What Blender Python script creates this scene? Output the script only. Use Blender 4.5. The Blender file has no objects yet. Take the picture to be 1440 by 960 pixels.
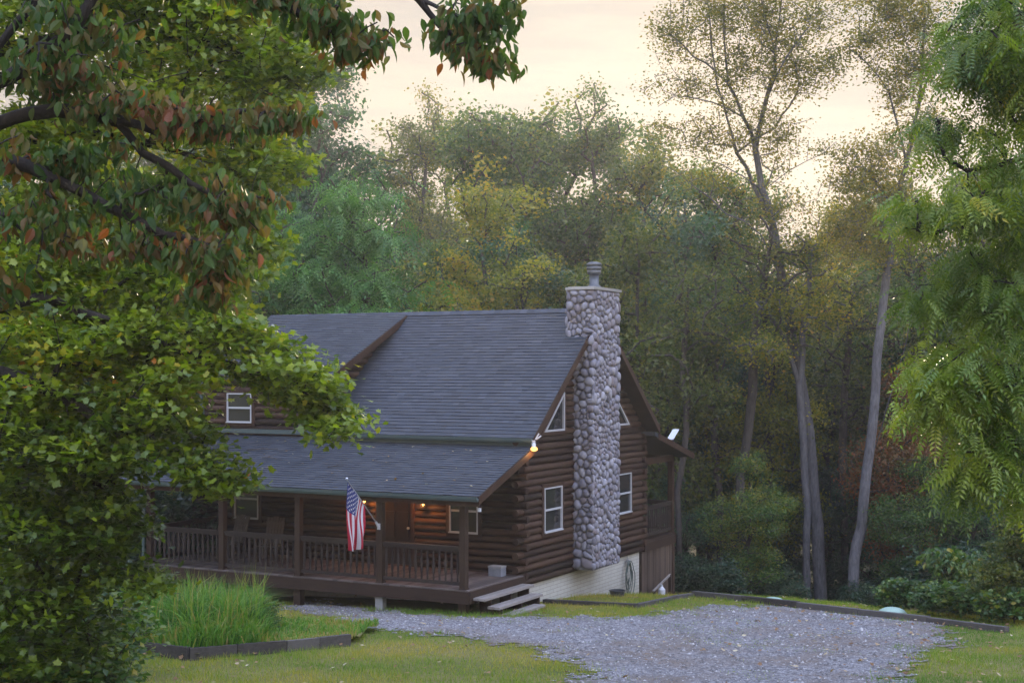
import bpy, math, random
import numpy as np
from mathutils import Vector
R = math.radians
sc = bpy.context.scene
col = sc.collection
F = 1963.0; HZ = 520.0
HAZE = 0.00075; BACK_FILL = 2.4; SUN_STR = 5.0; CLOUD_STR = 1.0; EXPO = 0.13; LANTERN_W = 30
RNG = np.random.default_rng(7)

# ------------------------------------------------------------------ helpers
def tag(o, label=None, cat=None, group=None, kind=None):
    if label: o['label'] = label
    if cat: o['category'] = cat
    if group: o['group'] = group
    if kind: o['kind'] = kind
    return o

def empty(name, loc, rz=0, label=None, cat=None, group=None):
    o = bpy.data.objects.new(name, None); col.objects.link(o)
    o.location = loc; o.rotation_euler = (0, 0, rz); o.empty_display_size = .2
    return tag(o, label, cat, group)

def raw_mesh(name, V, loops, sizes, mats, parent=None, smooth=False, attr=None, midx=None):
    """V (n,3); loops flat vertex index; sizes per face loop count"""
    me = bpy.data.meshes.new(name)
    V = np.asarray(V, dtype=np.float32); loops = np.asarray(loops, dtype=np.int32); sizes = np.asarray(sizes, dtype=np.int32)
    me.vertices.add(len(V)); me.vertices.foreach_set('co', V.ravel())
    me.loops.add(len(loops)); me.loops.foreach_set('vertex_index', loops)
    me.polygons.add(len(sizes))
    st = np.zeros(len(sizes), dtype=np.int32); st[1:] = np.cumsum(sizes)[:-1]
    me.polygons.foreach_set('loop_start', st); me.polygons.foreach_set('loop_total', sizes)
    if midx is not None: me.polygons.foreach_set('material_index', np.asarray(midx, dtype=np.int32))
    me.update(calc_edges=True); me.validate()
    if attr is not None:
        a = me.attributes.new('tone', 'FLOAT', 'POINT'); a.data.foreach_set('value', np.asarray(attr, dtype=np.float32))
    me.polygons.foreach_set('use_smooth', np.full(len(me.polygons), bool(smooth)))
    for m in (mats if isinstance(mats, (list, tuple)) else [mats]): me.materials.append(m)
    o = bpy.data.objects.new(name, me); col.objects.link(o)
    if parent is not None: o.parent = parent
    return o

class MB:
    def __init__(s): s.v = []; s.f = []; s.t = []; s.m = []; s.tone = .5; s.mi = 0
    def add(s, vs, fs):
        b = len(s.v); s.v += [tuple(map(float, p)) for p in vs]; s.t += [s.tone]*len(vs)
        for f in fs: s.f.append([b+i for i in f]); s.m.append(s.mi)
        return s
    def box(s, a, b, bev=0.0):
        x0, y0, z0 = [min(a[i], b[i]) for i in range(3)]; x1, y1, z1 = [max(a[i], b[i]) for i in range(3)]
        return s.add([(x0,y0,z0),(x1,y0,z0),(x1,y1,z0),(x0,y1,z0),(x0,y0,z1),(x1,y0,z1),(x1,y1,z1),(x0,y1,z1)],
                     [(3,2,1,0),(4,5,6,7),(0,1,5,4),(1,2,6,5),(2,3,7,6),(3,0,4,7)])
    def obox(s, p, q, w, h, up=(0,0,1)):
        p = Vector(p); q = Vector(q); d = (q-p).normalized(); u = Vector(up); sd = d.cross(u).normalized(); u = sd.cross(d)
        a = sd*w/2; b = u*h/2
        vs = [p-a-b, p+a-b, p+a+b, p-a+b, q-a-b, q+a-b, q+a+b, q-a+b]
        return s.add(vs, [(0,1,2,3),(7,6,5,4),(4,5,1,0),(5,6,2,1),(6,7,3,2),(7,4,0,3)])
    def tube(s, pts, rad, n=8, caps=True):
        pts = [Vector(p) for p in pts]; rs = rad if isinstance(rad, (list, tuple)) else [rad]*len(pts)
        vs = []; ref = None
        for i, p in enumerate(pts):
            d = (pts[min(i+1, len(pts)-1)]-pts[max(i-1, 0)]).normalized()
            if ref is None: ref = Vector((0,0,1)) if abs(d.z) < .9 else Vector((1,0,0))
            sd = d.cross(ref).normalized(); u = sd.cross(d); ref = u
            for k in range(n):
                a = 2*math.pi*k/n; vs.append(p+(sd*math.cos(a)+u*math.sin(a))*rs[i])
        fs = []
        for i in range(len(pts)-1):
            for k in range(n):
                a = i*n+k; b = i*n+(k+1) % n; fs.append((a, b, b+n, a+n))
        if caps: fs.append(tuple(range(n-1, -1, -1))); fs.append(tuple(range((len(pts)-1)*n, len(pts)*n)))
        return s.add(vs, fs)
    def prism(s, poly, d):           # poly list of 3D pts, extruded by vector d
        n = len(poly); P = [Vector(p) for p in poly]; d = Vector(d)
        return s.add(P+[p+d for p in P], [tuple(range(n-1,-1,-1)), tuple(range(n, 2*n))]+[(i,(i+1)%n,(i+1)%n+n,i+n) for i in range(n)])
    def lathe(s, c, prof, n=16):
        vs = []
        for r, z in prof:
            for k in range(n):
                a = 2*math.pi*k/n; vs.append((c[0]+r*math.cos(a), c[1]+r*math.sin(a), c[2]+z))
        fs = [(i*n+k, i*n+(k+1)%n, (i+1)*n+(k+1)%n, (i+1)*n+k) for i in range(len(prof)-1) for k in range(n)]
        fs.append(tuple(range(n-1,-1,-1))); fs.append(tuple(range((len(prof)-1)*n, len(prof)*n)))
        return s.add(vs, fs)
    def build(s, name, mat, parent=None, smooth=False):
        return raw_mesh(name, np.array(s.v).reshape(-1,3), [i for f in s.f for i in f], [len(f) for f in s.f], mat, parent, smooth, s.t, s.m)

# value noise for placement / terrain
def _h(i, j, s): 
    n = (i*374761393 + j*668265263 + s*982451653) & 0x7fffffff
    n = ((n ^ (n >> 13))*1274126177) & 0x7fffffff
    return ((n ^ (n >> 16)) & 0xffff)/65535.0
def vnoise(x, y, s=0):
    x = np.asarray(x, float); y = np.asarray(y, float)
    i = np.floor(x).astype(np.int64); j = np.floor(y).astype(np.int64); fx = x-i; fy = y-j
    fx = fx*fx*(3-2*fx); fy = fy*fy*(3-2*fy)
    return (_h(i,j,s)*(1-fx)+_h(i+1,j,s)*fx)*(1-fy)+(_h(i,j+1,s)*(1-fx)+_h(i+1,j+1,s)*fx)*fy
def fbm(x, y, s=0): return .55*vnoise(x,y,s)+.3*vnoise(x*2.1,y*2.1,s+1)+.15*vnoise(x*4.3,y*4.3,s+2)

# ------------------------------------------------------------------ materials
def mat(name, build):
    m = bpy.data.materials.new(name); m.use_nodes = True; nt = m.node_tree; nt.nodes.clear()
    out = nt.nodes.new('ShaderNodeOutputMaterial'); sh = build(nt)
    nt.links.new(sh, out.inputs['Surface']); return m
def N(nt, t, **kw):
    n = nt.nodes.new('ShaderNode'+t)
    for k, v in kw.items():
        if k in n.inputs.keys() if isinstance(k, str) else False: n.inputs[k].default_value = v
        else: setattr(n, k, v)
    return n
def ramp(nt, fac, stops, interp='LINEAR'):
    r = nt.nodes.new('ShaderNodeValToRGB'); r.color_ramp.interpolation = interp
    e = r.color_ramp.elements
    while len(e) < len(stops): e.new(.5)
    for i, (p, c) in enumerate(stops): e[i].position = p; e[i].color = (*c, 1)
    nt.links.new(fac, r.inputs[0]); return r.outputs[0]
def noise(nt, scale, detail=4, vec=None, rough=.6):
    n = nt.nodes.new('ShaderNodeTexNoise'); n.inputs['Scale'].default_value = scale; n.inputs['Detail'].default_value = detail
    n.inputs['Roughness'].default_value = rough
    if vec is not None: nt.links.new(vec, n.inputs['Vector'])
    return n.outputs['Fac']
def objco(nt, scale=None):
    t = nt.nodes.new('ShaderNodeTexCoord').outputs['Object']
    if scale:
        m = nt.nodes.new('ShaderNodeMapping'); m.inputs['Scale'].default_value = scale; nt.links.new(t, m.inputs[0]); t = m.outputs[0]
    return t
def mixc(nt, fac, a, b, mode='MIX'):
    m = nt.nodes.new('ShaderNodeMix'); m.data_type = 'RGBA'; m.blend_type = mode
    for s, v in ((m.inputs[0], fac), (m.inputs[6], a), (m.inputs[7], b)):
        if isinstance(v, (int, float)): s.default_value = v
        elif isinstance(v, tuple): s.default_value = (*v, 1)
        else: nt.links.new(v, s)
    return m.outputs[2]
def mth(nt, op, a, b=0, c=0):
    m = nt.nodes.new('ShaderNodeMath'); m.operation = op
    for s, v in zip(m.inputs, (a, b, c)):
        if isinstance(v, (int, float)): s.default_value = v
        else: nt.links.new(v, s)
    return m.outputs[0]
def bump(nt, h, strength=.5, dist=.02):
    b = nt.nodes.new('ShaderNodeBump'); b.inputs['Strength'].default_value = strength; b.inputs['Distance'].default_value = dist
    nt.links.new(h, b.inputs['Height']); return b.outputs[0]
def princ(nt, colr, rough=.7, normal=None, metal=0, spec=.5, **kw):
    p = nt.nodes.new('ShaderNodeBsdfPrincipled')
    if isinstance(colr, tuple): p.inputs['Base Color'].default_value = (*colr, 1)
    else: nt.links.new(colr, p.inputs['Base Color'])
    if isinstance(rough, (int, float)): p.inputs['Roughness'].default_value = rough
    else: nt.links.new(rough, p.inputs['Roughness'])
    p.inputs['Metallic'].default_value = metal; p.inputs['Specular IOR Level'].default_value = spec
    if normal is not None: nt.links.new(normal, p.inputs['Normal'])
    for k, v in kw.items(): p.inputs[k.replace('_', ' ')].default_value = v
    return p.outputs[0]
def tone(nt):
    a = nt.nodes.new('ShaderNodeAttribute'); a.attribute_name = 'tone'; return a.outputs['Fac']

def wood(name, c0, c1, axis=(1,12,12), rough=.75, bs=.5):
    def b(nt):
        v = objco(nt, axis); n = noise(nt, 2.2, 6, v); n2 = noise(nt, 1.3, 3, objco(nt))
        c = ramp(nt, mth(nt, 'ADD', mth(nt,'MULTIPLY',n,.6), mth(nt,'ADD', mth(nt,'MULTIPLY',n2,.25), mth(nt,'MULTIPLY',mth(nt,'SUBTRACT',tone(nt),.2),.42))), [(.3,c0),(.75,c1)])
        return princ(nt, c, rough, bump(nt, n, bs, .01), spec=.18)
    return mat(name, b)
M = {}
M['log'] = wood('stained_log', (.012,.0072,.005), (.060,.033,.021), (3,3,14), .7)
M['logend'] = wood('log_end', (.13,.075,.045), (.30,.19,.125), (9,9,9), .8)
M['trim'] = wood('brown_trim', (.020,.011,.007), (.055,.029,.018), (4,4,4), .6, .2)
M['post'] = wood('post_wood', (.015,.009,.006), (.046,.028,.018), (14,14,1.2), .7)
M['rail'] = wood('rail_wood', (.012,.009,.008), (.038,.029,.025), (5,5,5), .65, .3)
M['deck'] = wood('deck_wood', (.05,.042,.038), (.12,.10,.092), (2,14,10), .7)
M['fascia'] = wood('fascia_wood', (.017,.010,.007), (.043,.026,.018), (1.2,10,10), .7, .3)
M['step'] = wood('step_wood', (.13,.115,.105), (.26,.235,.215), (10,1.2,10), .75)
M['skirt'] = wood('skirt_board', (.042,.030,.024), (.095,.068,.052), (9,9,1), .75)
M['timber'] = wood('landscape_timber', (.035,.031,.028), (.095,.088,.082), (5,5,9), .85)
M['chairw'] = wood('chair_wood', (.06,.05,.04), (.12,.10,.085), (8,8,2), .7)
def _sh(nt):
    co = objco(nt); n = noise(nt, 1.1, 5, co); sp = noise(nt, 90, 2, co)
    c = ramp(nt, mth(nt,'ADD', mth(nt,'MULTIPLY',tone(nt),.75), mth(nt,'MULTIPLY',n,.3)), [(.1,(.010,.013,.018)),(.55,(.024,.030,.040)),(1,(.052,.060,.074))])
    c = mixc(nt, mth(nt,'MULTIPLY',sp,.5), c, (.03,.033,.04), 'MIX')
    return princ(nt, c, .62, bump(nt, sp, .4, .006), spec=.32)
M['shingle'] = mat('asphalt_shingle', _sh)
M['roofdeck'] = mat('roof_underlay', lambda nt: princ(nt, (.03,.032,.036), .8))
M['gutter'] = mat('gutter_green', lambda nt: princ(nt, mixc(nt, noise(nt,3,4,objco(nt)), (.035,.055,.055), (.07,.10,.10)), .4))
M['soffit'] = wood('soffit_wood', (.02,.013,.01), (.05,.032,.024), (2,2,2), .7, .2)
M['winframe'] = mat('white_vinyl', lambda nt: princ(nt, mixc(nt, noise(nt,6,3,objco(nt)), (.32,.33,.35), (.46,.47,.49)), .4))
M['glass'] = mat('window_glass', lambda nt: princ(nt, mixc(nt, noise(nt,.8,2,objco(nt)), (.012,.013,.014), (.035,.034,.032)), .06, spec=.6))
def _br(nt):
    b = nt.nodes.new('ShaderNodeTexBrick'); co = objco(nt)
    s = nt.nodes.new('ShaderNodeSeparateXYZ'); nt.links.new(co, s.inputs[0])
    cb = nt.nodes.new('ShaderNodeCombineXYZ'); nt.links.new(mth(nt,'ADD',s.outputs[1],s.outputs[0]), cb.inputs[0]); nt.links.new(s.outputs[2], cb.inputs[1])
    nt.links.new(cb.outputs[0], b.inputs['Vector'])
    b.inputs['Scale'].default_value = 1; b.inputs['Brick Width'].default_value = .4; b.inputs['Row Height'].default_value = .095
    b.inputs['Mortar Size'].default_value = .008; b.inputs['Mortar Smooth'].default_value = .3
    b.inputs['Color1'].default_value = (.46,.455,.41,1); b.inputs['Color2'].default_value = (.39,.385,.35,1); b.inputs['Mortar'].default_value = (.24,.235,.21,1)
    st = noise(nt, 2.3, 6, co)
    grn = mth(nt,'MULTIPLY', st, mth(nt,'SMOOTH_MIN', mth(nt,'MAXIMUM', mth(nt,'MULTIPLY', mth(nt,'ADD', s.outputs[2], .1), -1.1), 0), .8, .1))
    c = mixc(nt, grn, b.outputs['Color'], (.13,.13,.075))
    c = mixc(nt, mth(nt,'MULTIPLY', st, .35), c, (.28,.26,.22))
    return princ(nt, c, .85, bump(nt, b.outputs['Fac'], -.6, .01))
M['brick'] = mat('painted_brick', _br)
def _stone(nt):
    co = objco(nt); n = noise(nt, 7, 5, co); n2 = noise(nt, 34, 3, co)
    c = ramp(nt, tone(nt), [(0,(.075,.075,.09)),(.2,(.15,.148,.178)),(.4,(.21,.208,.245)),(.55,(.175,.15,.16)),(.62,(.20,.205,.25)),(.8,(.28,.28,.32)),(1,(.36,.355,.385))])
    c = mixc(nt, mth(nt,'MULTIPLY',n,.55), c, (.12,.105,.11))
    return princ(nt, c, .7, bump(nt, n2, .35, .01), spec=.35)
M['stone'] = mat('river_stone', _stone)
M['mortar'] = mat('mortar', lambda nt: princ(nt, mixc(nt, noise(nt,14,4,objco(nt)), (.13,.125,.13),(.24,.235,.24)), .95))
M['metal'] = mat('galvanised', lambda nt: princ(nt, mixc(nt, noise(nt,9,4,objco(nt)), (.28,.29,.31),(.5,.51,.53)), .42, metal=.7))
M['flue'] = mat('flue_metal', lambda nt: princ(nt, mixc(nt, noise(nt,9,4,objco(nt)), (.05,.055,.06),(.14,.15,.16)), .5, metal=.6))
M['conc'] = mat('concrete', lambda nt: princ(nt, mixc(nt, noise(nt,9,5,objco(nt)), (.16,.16,.155),(.32,.32,.31)), .9))
M['black'] = mat('black_iron', lambda nt: princ(nt, mixc(nt, noise(nt,12,3,objco(nt)), (.012,.012,.013),(.03,.03,.03)), .45))
M['darkplastic'] = mat('dark_plastic', lambda nt: princ(nt, mixc(nt, noise(nt,5,3,objco(nt)), (.02,.022,.025),(.045,.047,.05)), .5))
M['greybox'] = mat('grey_plastic', lambda nt: princ(nt, mixc(nt, noise(nt,8,3,objco(nt)), (.12,.13,.15),(.24,.25,.28)), .6))
M['white'] = mat('white_plastic', lambda nt: princ(nt, mixc(nt, noise(nt,5,3,objco(nt)), (.40,.41,.43),(.55,.56,.58)), .35))
M['lid'] = mat('green_lid', lambda nt: princ(nt, mixc(nt, noise(nt,5,4,objco(nt)), (.17,.27,.21),(.30,.40,.34)), .55))
M['hose'] = mat('hose_rubber', lambda nt: princ(nt, mixc(nt, noise(nt,5,3,objco(nt)), (.03,.05,.045),(.06,.085,.075)), .4))
M['door'] = wood('door_wood', (.015,.009,.007), (.035,.02,.014), (8,8,1), .5, .2)
def emis(name, c, s):
    def b(nt):
        e = nt.nodes.new('ShaderNodeEmission'); e.inputs[0].default_value = (*c,1); e.inputs[1].default_value = s; return e.outputs[0]
    return mat(name, b)
M['bulb'] = emis('lit_bulb', (1,.42,.10), 9)
M['flood'] = emis('lit_flood', (1,.50,.14), 3)
for k, c in (('flag_red',(.34,.014,.035)),('flag_white',(.55,.54,.56)),('flag_blue',(.022,.035,.16))):
    def fb(nt, c=c):
        p = princ(nt, mixc(nt, noise(nt,160,2,objco(nt)), tuple(x*.85 for x in c), c), .75, spec=.2)
        t = nt.nodes.new('ShaderNodeBsdfTranslucent'); t.inputs[0].default_value = (*c,1)
        m = nt.nodes.new('ShaderNodeMixShader'); m.inputs[0].default_value = .3; nt.links.new(p, m.inputs[1]); nt.links.new(t.outputs[0], m.inputs[2]); return m.outputs[0]
    M[k] = mat(k, fb)

def leafmat(name, stops, trans=.4, rough=.42, spec=.45, objvar=.12, tboost=(1.5,1.6,.6)):
    def b(nt):
        oi = nt.nodes.new('ShaderNodeObjectInfo').outputs['Random']
        t = mth(nt, 'ADD', tone(nt), mth(nt,'MULTIPLY', mth(nt,'SUBTRACT', oi, .5), objvar*2))
        c = ramp(nt, t, stops)
        p = princ(nt, c, rough, spec=spec)
        tr = nt.nodes.new('ShaderNodeBsdfTranslucent'); nt.links.new(mixc(nt, 1.0, c, tuple(tboost), 'MULTIPLY'), tr.inputs[0])
        m = nt.nodes.new('ShaderNodeMixShader'); m.inputs[0].default_value = trans; nt.links.new(p, m.inputs[1]); nt.links.new(tr.outputs[0], m.inputs[2]); return m.outputs[0]
    return mat(name, b)
G = {}
G['maple'] = leafmat('maple_leaf', [(0,(.018,.038,.006)),(.35,(.065,.115,.009)),(.75,(.21,.27,.016)),(.95,(.36,.30,.022)),(1,(.42,.14,.02))], .45, .38, .5)
G['dogwood'] = leafmat('dogwood_leaf', [(0,(.02,.055,.012)),(.38,(.05,.095,.018)),(.55,(.10,.075,.022)),(.8,(.14,.048,.02)),(.95,(.20,.065,.022)),(1,(.50,.13,.02))], .42, .55, .25)
G['locust'] = leafmat('walnut_leaf', [(0,(.025,.06,.008)),(.45,(.085,.155,.014)),(.85,(.22,.28,.02)),(1,(.34,.30,.025))], .42, .35, .55)
G['green'] = leafmat('green_leaf', [(0,(.022,.06,.016)),(.5,(.055,.115,.022)),(.85,(.13,.18,.025)),(1,(.27,.23,.03))], .4)
G['teal'] = leafmat('bluegreen_leaf', [(0,(.014,.05,.028)),(.5,(.032,.095,.046)),(1,(.06,.14,.055))], .35)
G['feather'] = leafmat('feathery_leaf', [(0,(.022,.075,.018)),(.5,(.055,.16,.034)),(1,(.12,.26,.05))], .4)
G['olive'] = leafmat('olive_leaf', [(0,(.035,.06,.014)),(.5,(.08,.11,.018)),(.85,(.16,.165,.024)),(1,(.28,.21,.03))], .45)
G['backlit_gold'] = leafmat('backlit_golden_leaf', [(0,(.06,.08,.013)),(.4,(.15,.17,.02)),(.8,(.33,.29,.03)),(1,(.45,.27,.035))], .5)  # sunlight from behind the crowns put into the leaf colour
G['lit'] = leafmat('sunlit_leaf', [(0,(.06,.075,.014)),(.5,(.15,.145,.02)),(.85,(.25,.19,.028)),(1,(.34,.17,.035))], .5)  # warm look of lit foliage mixed into the leaf colour itself
G['rust'] = leafmat('rusty_leaf', [(0,(.06,.04,.02)),(.5,(.15,.085,.025)),(1,(.30,.09,.03))], .45)
G['under'] = leafmat('understory_leaf', [(0,(.010,.028,.016)),(.5,(.022,.055,.027)),(.95,(.05,.09,.03)),(1,(.12,.09,.03))], .3)
G['grass'] = leafmat('grass_blade', [(0,(.07,.16,.018)),(.4,(.16,.235,.026)),(.65,(.30,.27,.045)),(1,(.42,.31,.09))], .35, .6, .2, 0)
G['tallgrass'] = leafmat('tall_grass_blade', [(0,(.02,.07,.010)),(.4,(.06,.17,.018)),(.75,(.13,.24,.03)),(1,(.27,.21,.07))], .4, .5, .3, 0)
G['litter'] = leafmat('dry_leaf', [(0,(.12,.06,.03)),(.5,(.22,.13,.06)),(1,(.45,.40,.28))], .2, .7, .3, 0)
def bark(name, c0, c1, vs=(6,6,1.3)):
    def b(nt):
        co = objco(nt, vs); n = noise(nt, 3, 6, co, .7); n2 = noise(nt, .9, 3, objco(nt))
        c = ramp(nt, mth(nt,'ADD',mth(nt,'MULTIPLY',n,.7),mth(nt,'MULTIPLY',n2,.3)), [(.35,c0),(.65,c1)])
        return princ(nt, c, .9, bump(nt, n, .9, .03), spec=.2)
    return mat(name, b)
M['bark'] = bark('grey_bark', (.045,.043,.046), (.15,.148,.158))
M['barkd'] = bark('dark_bark', (.012,.010,.009), (.035,.030,.027))
M['barkb'] = bark('brown_bark', (.028,.023,.02), (.08,.07,.064))

# ------------------------------------------------------------------ terrain
PY = [-80,0,10,20,25,28,31,34,36.5,40,45,55,80,130,200,260]
PZ = [0.5,-1.7,-3.2,-4.56,-4.95,-5.17,-5.42,-5.66,-5.88,-6.42,-7.2,-8.3,-9.4,-9,-3,5]
E1 = np.array([4.75,36.3]); E2 = np.array([9.85,27.9]); ED = (E2-E1)/np.linalg.norm(E2-E1); EN = np.array([-ED[1], ED[0]])
if EN[0] < 0: EN = -EN
def tz(x, y):
    x = np.asarray(x, float); y = np.asarray(y, float)
    z = sum(np.interp(y+d, PY, PZ) for d in (-1,-.5,0,.5,1))/5
    d = (x-E1[0])*EN[0]+(y-E1[1])*EN[1]
    z = z - np.clip(d-1.3, 0, 9)*.11*np.clip((y-8)/10,0,1)*np.clip((120-y)/60,0,1)
    far = np.clip((np.hypot(x, y-30)-45)/60, 0, 1)
    z = z + far*(fbm(x/30, y/30, 3)-.5)*5 + np.clip((np.abs(x)-60)/120, 0, 1)*6
    return z
def tzs(x, y): return float(tz(x, y))
def wp(px, py, Y): return ((px-720)/F*Y, Y, (HZ-py)/F*Y)
def gp(px, py, lo=8, hi=120):
    sx = (px-720)/F; sz = (HZ-py)/F; t = lo
    while t < hi:
        if sz*t < tzs(sx*t, t): break
        t += .1
    a, b = t-.1, t
    for _ in range(20):
        m = (a+b)/2
        if sz*m < tzs(sx*m, m): b = m
        else: a = m
    return (sx*b, b, tzs(sx*b, b))
def inpoly(x, y, poly):
    x = np.asarray(x); y = np.asarray(y); r = np.zeros(x.shape, bool); n = len(poly)
    for i in range(n):
        x0, y0 = poly[i]; x1, y1 = poly[(i+1)%n]
        c = ((y0 > y) != (y1 > y)) & (x < (x1-x0)*(y-y0)/((y1-y0) if y1 != y0 else 1e-9)+x0)
        r ^= c
    return r

def axis_grid(segs):
    out = [segs[0][0]]
    for a, b, st in segs:
        n = max(1, int(round((b-a)/st))); out += list(np.linspace(a, b, n+1)[1:])
    return np.array(out)
def grid_mesh(name, xs, ys, zf, m, mask=None, smooth=True):
    X, Y = np.meshgrid(xs, ys); Z = zf(X, Y); V = np.stack([X.ravel(), Y.ravel(), Z.ravel()], 1)
    nx, ny = len(xs), len(ys)
    i, j = np.meshgrid(np.arange(nx-1), np.arange(ny-1)); a = (j*nx+i).ravel()
    q = np.stack([a, a+1, a+nx+1, a+nx], 1)
    if mask is not None:
        cx = V[q].mean(1); q = q[mask(cx[:,0], cx[:,1])]
        u, inv = np.unique(q.ravel(), return_inverse=True); V = V[u]; q = inv.reshape(-1,4)
    return raw_mesh(name, V, q.ravel(), np.full(len(q),4), m, None, smooth)
def _ground(nt):
    co = objco(nt); s = nt.nodes.new('ShaderNodeSeparateXYZ'); nt.links.new(co, s.inputs[0])
    n = noise(nt, .35, 5, co); n2 = noise(nt, 9, 5, co); n3 = noise(nt, 40, 3, co)
    lawn = ramp(nt, mth(nt,'ADD',mth(nt,'MULTIPLY',n,.6),mth(nt,'MULTIPLY',n2,.4)), [(.35,(.08,.11,.024)),(.5,(.15,.15,.04)),(.65,(.22,.18,.075))])
    duff = ramp(nt, n2, [(.3,(.025,.022,.014)),(.5,(.045,.05,.02)),(.7,(.09,.065,.035))])
    f = mth(nt,'ADD', s.outputs[1], mth(nt,'MULTIPLY', n, 4))
    c = mixc(nt, ramp(nt, mth(nt,'MULTIPLY', mth(nt,'SUBTRACT', f, 36.5), .5), [(0,(0,0,0)),(1,(1,1,1))]), lawn, duff)
    c = mixc(nt, mth(nt,'MULTIPLY',n3,.4), c, (.03,.03,.015))
    return princ(nt, c, .95, bump(nt, n3, .8, .05), spec=.15)
M['ground'] = mat('grass_ground', _ground)
def _gravel(nt):
    co = objco(nt)
    v = nt.nodes.new('ShaderNodeTexVoronoi'); v.inputs['Scale'].default_value = 22; nt.links.new(co, v.inputs['Vector'])
    v2 = nt.nodes.new('ShaderNodeTexVoronoi'); v2.inputs['Scale'].default_value = 48; nt.links.new(co, v2.inputs['Vector'])
    sep = nt.nodes.new('ShaderNodeSeparateColor'); nt.links.new(v.outputs['Color'], sep.inputs[0])
    sep2 = nt.nodes.new('ShaderNodeSeparateColor'); nt.links.new(v2.outputs['Color'], sep2.inputs[0])
    k = mth(nt,'ADD', mth(nt,'MULTIPLY',sep.outputs[0],.6), mth(nt,'MULTIPLY',sep2.outputs[1],.4))
    c = ramp(nt, k, [(.1,(.065,.063,.066)),(.45,(.16,.155,.162)),(.75,(.26,.255,.262)),(1,(.40,.39,.39))])
    n = noise(nt, .9, 6, co); big = noise(nt, .33, 4, co)
    dirt = ramp(nt, mth(nt,'ADD', mth(nt,'MULTIPLY',n,.55), mth(nt,'MULTIPLY',big,.45)), [(.46,(0,0,0)),(.60,(1,1,1))])
    sx = nt.nodes.new('ShaderNodeSeparateXYZ'); nt.links.new(co, sx.inputs[0])
    u = mth(nt,'ABSOLUTE', mth(nt,'SUBTRACT', mth(nt,'ADD', sx.outputs[0], mth(nt,'ADD', mth(nt,'MULTIPLY', big, 1.2), mth(nt,'MULTIPLY', mth(nt,'SUBTRACT', sx.outputs[1], 22), .10))), 3.6))
    rut = mth(nt,'MULTIPLY', mth(nt,'MAXIMUM', mth(nt,'SUBTRACT', 1, mth(nt,'MULTIPLY', mth(nt,'ABSOLUTE', mth(nt,'SUBTRACT', u, .8)), 3.2)), 0), n)
    c = mixc(nt, mth(nt,'MULTIPLY', rut, .75), c, (.10,.09,.085))
    c = mixc(nt, mth(nt,'MULTIPLY', dirt, .62), c, (.145,.105,.07))
    return princ(nt, c, .9, bump(nt, mth(nt,'ADD', mth(nt,'MULTIPLY',v.outputs['Distance'],-1), mth(nt,'MULTIPLY',v2.outputs['Distance'],-.6)), 1, .04), spec=.3)
M['gravel'] = mat('driveway_gravel', _gravel)

xs = axis_grid([(-200,-60,7),(-60,-16,2),(-16,16,.25),(16,60,2),(60,200,7)])
ys = axis_grid([(-60,14,3),(14,44,.25),(44,80,1.5),(80,260,6)])
def zground(X, Y):
    near = np.clip(1-np.abs(Y-29)/14,0,1)
    return tz(X, Y)+(fbm(X*1.3, Y*1.3, 9)-.5)*.06*near
grid = grid_mesh('ground', xs, ys, lambda X, Y: zground(X,Y)-.012, M['ground'])
tag(grid, kind='structure')

DP = [(400,850),(420,862),(478,866),(500,880),(560,889),(640,893),(690,903),(752,912),(800,925),(822,938),(832,975)]
DR = [(1262,975),(1268,945),(1290,920),(1318,902),(1332,886),(1300,874),(1240,866),(1160,857),(1080,851),(1020,850),(965,856),(900,866),(840,868),(780,866),(700,868),(640,868),(560,862),(500,852),(440,843)]
drive_poly = [gp(*p)[:2] for p in DP] + [(1.0,14),(1.4,4),(5.2,4),(5.3,14)] + [gp(*p)[:2] for p in DR]
def drive_mask(x, y):
    wx = x+(fbm(x*1.8,y*1.8,21)-.5)*1.1+(fbm(x*7,y*7,25)-.5)*.8+(vnoise(x*16,y*16,27)-.5)*.5; wy = y+(fbm(x*1.8,y*1.8,22)-.5)*1.5+(fbm(x*7,y*7,26)-.5)*1.2+(vnoise(x*16,y*16,28)-.5)*.6
    return inpoly(wx, wy, drive_poly)
drv = grid_mesh('gravel_driveway', np.arange(-9,11.5,.06), np.arange(15,38,.06), lambda X, Y: zground(X,Y)+.004+(fbm(X*9,Y*9,5)-.5)*.02, M['gravel'], drive_mask)
tag(drv, kind='structure')

# ------------------------------------------------------------------ leaves
def rotmats(n, rng, tilt=.7, droop=None):
    """random frames: columns = x (leaf width), y (leaf length), z (normal)"""
    az = rng.uniform(0, 2*np.pi, n); t = np.abs(rng.normal(0, tilt, n)); ta = rng.uniform(0, 2*np.pi, n)
    nrm = np.stack([np.sin(t)*np.cos(ta), np.sin(t)*np.sin(ta), np.cos(t)], 1)
    d = np.stack([np.cos(az), np.sin(az), np.zeros(n)], 1)
    if droop is not None:
        d[:,2] = -np.abs(rng.normal(droop, .35, n)); d /= np.linalg.norm(d, axis=1)[:,None]
    d = d - (d*nrm).sum(1)[:,None]*nrm if droop is None else d
    if droop is not None: nrm = nrm-(nrm*d).sum(1)[:,None]*d; nrm /= np.linalg.norm(nrm,axis=1)[:,None]+1e-9
    d /= np.linalg.norm(d, axis=1)[:,None]+1e-9
    x = np.cross(d, nrm)
    return np.stack([x, d, nrm], 2)
def T_simple():
    return np.array([(0,0,0),(.36,.45,.06),(0,1,-.08),(-.36,.45,.06)]), [[0,1,2],[0,2,3]]
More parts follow.
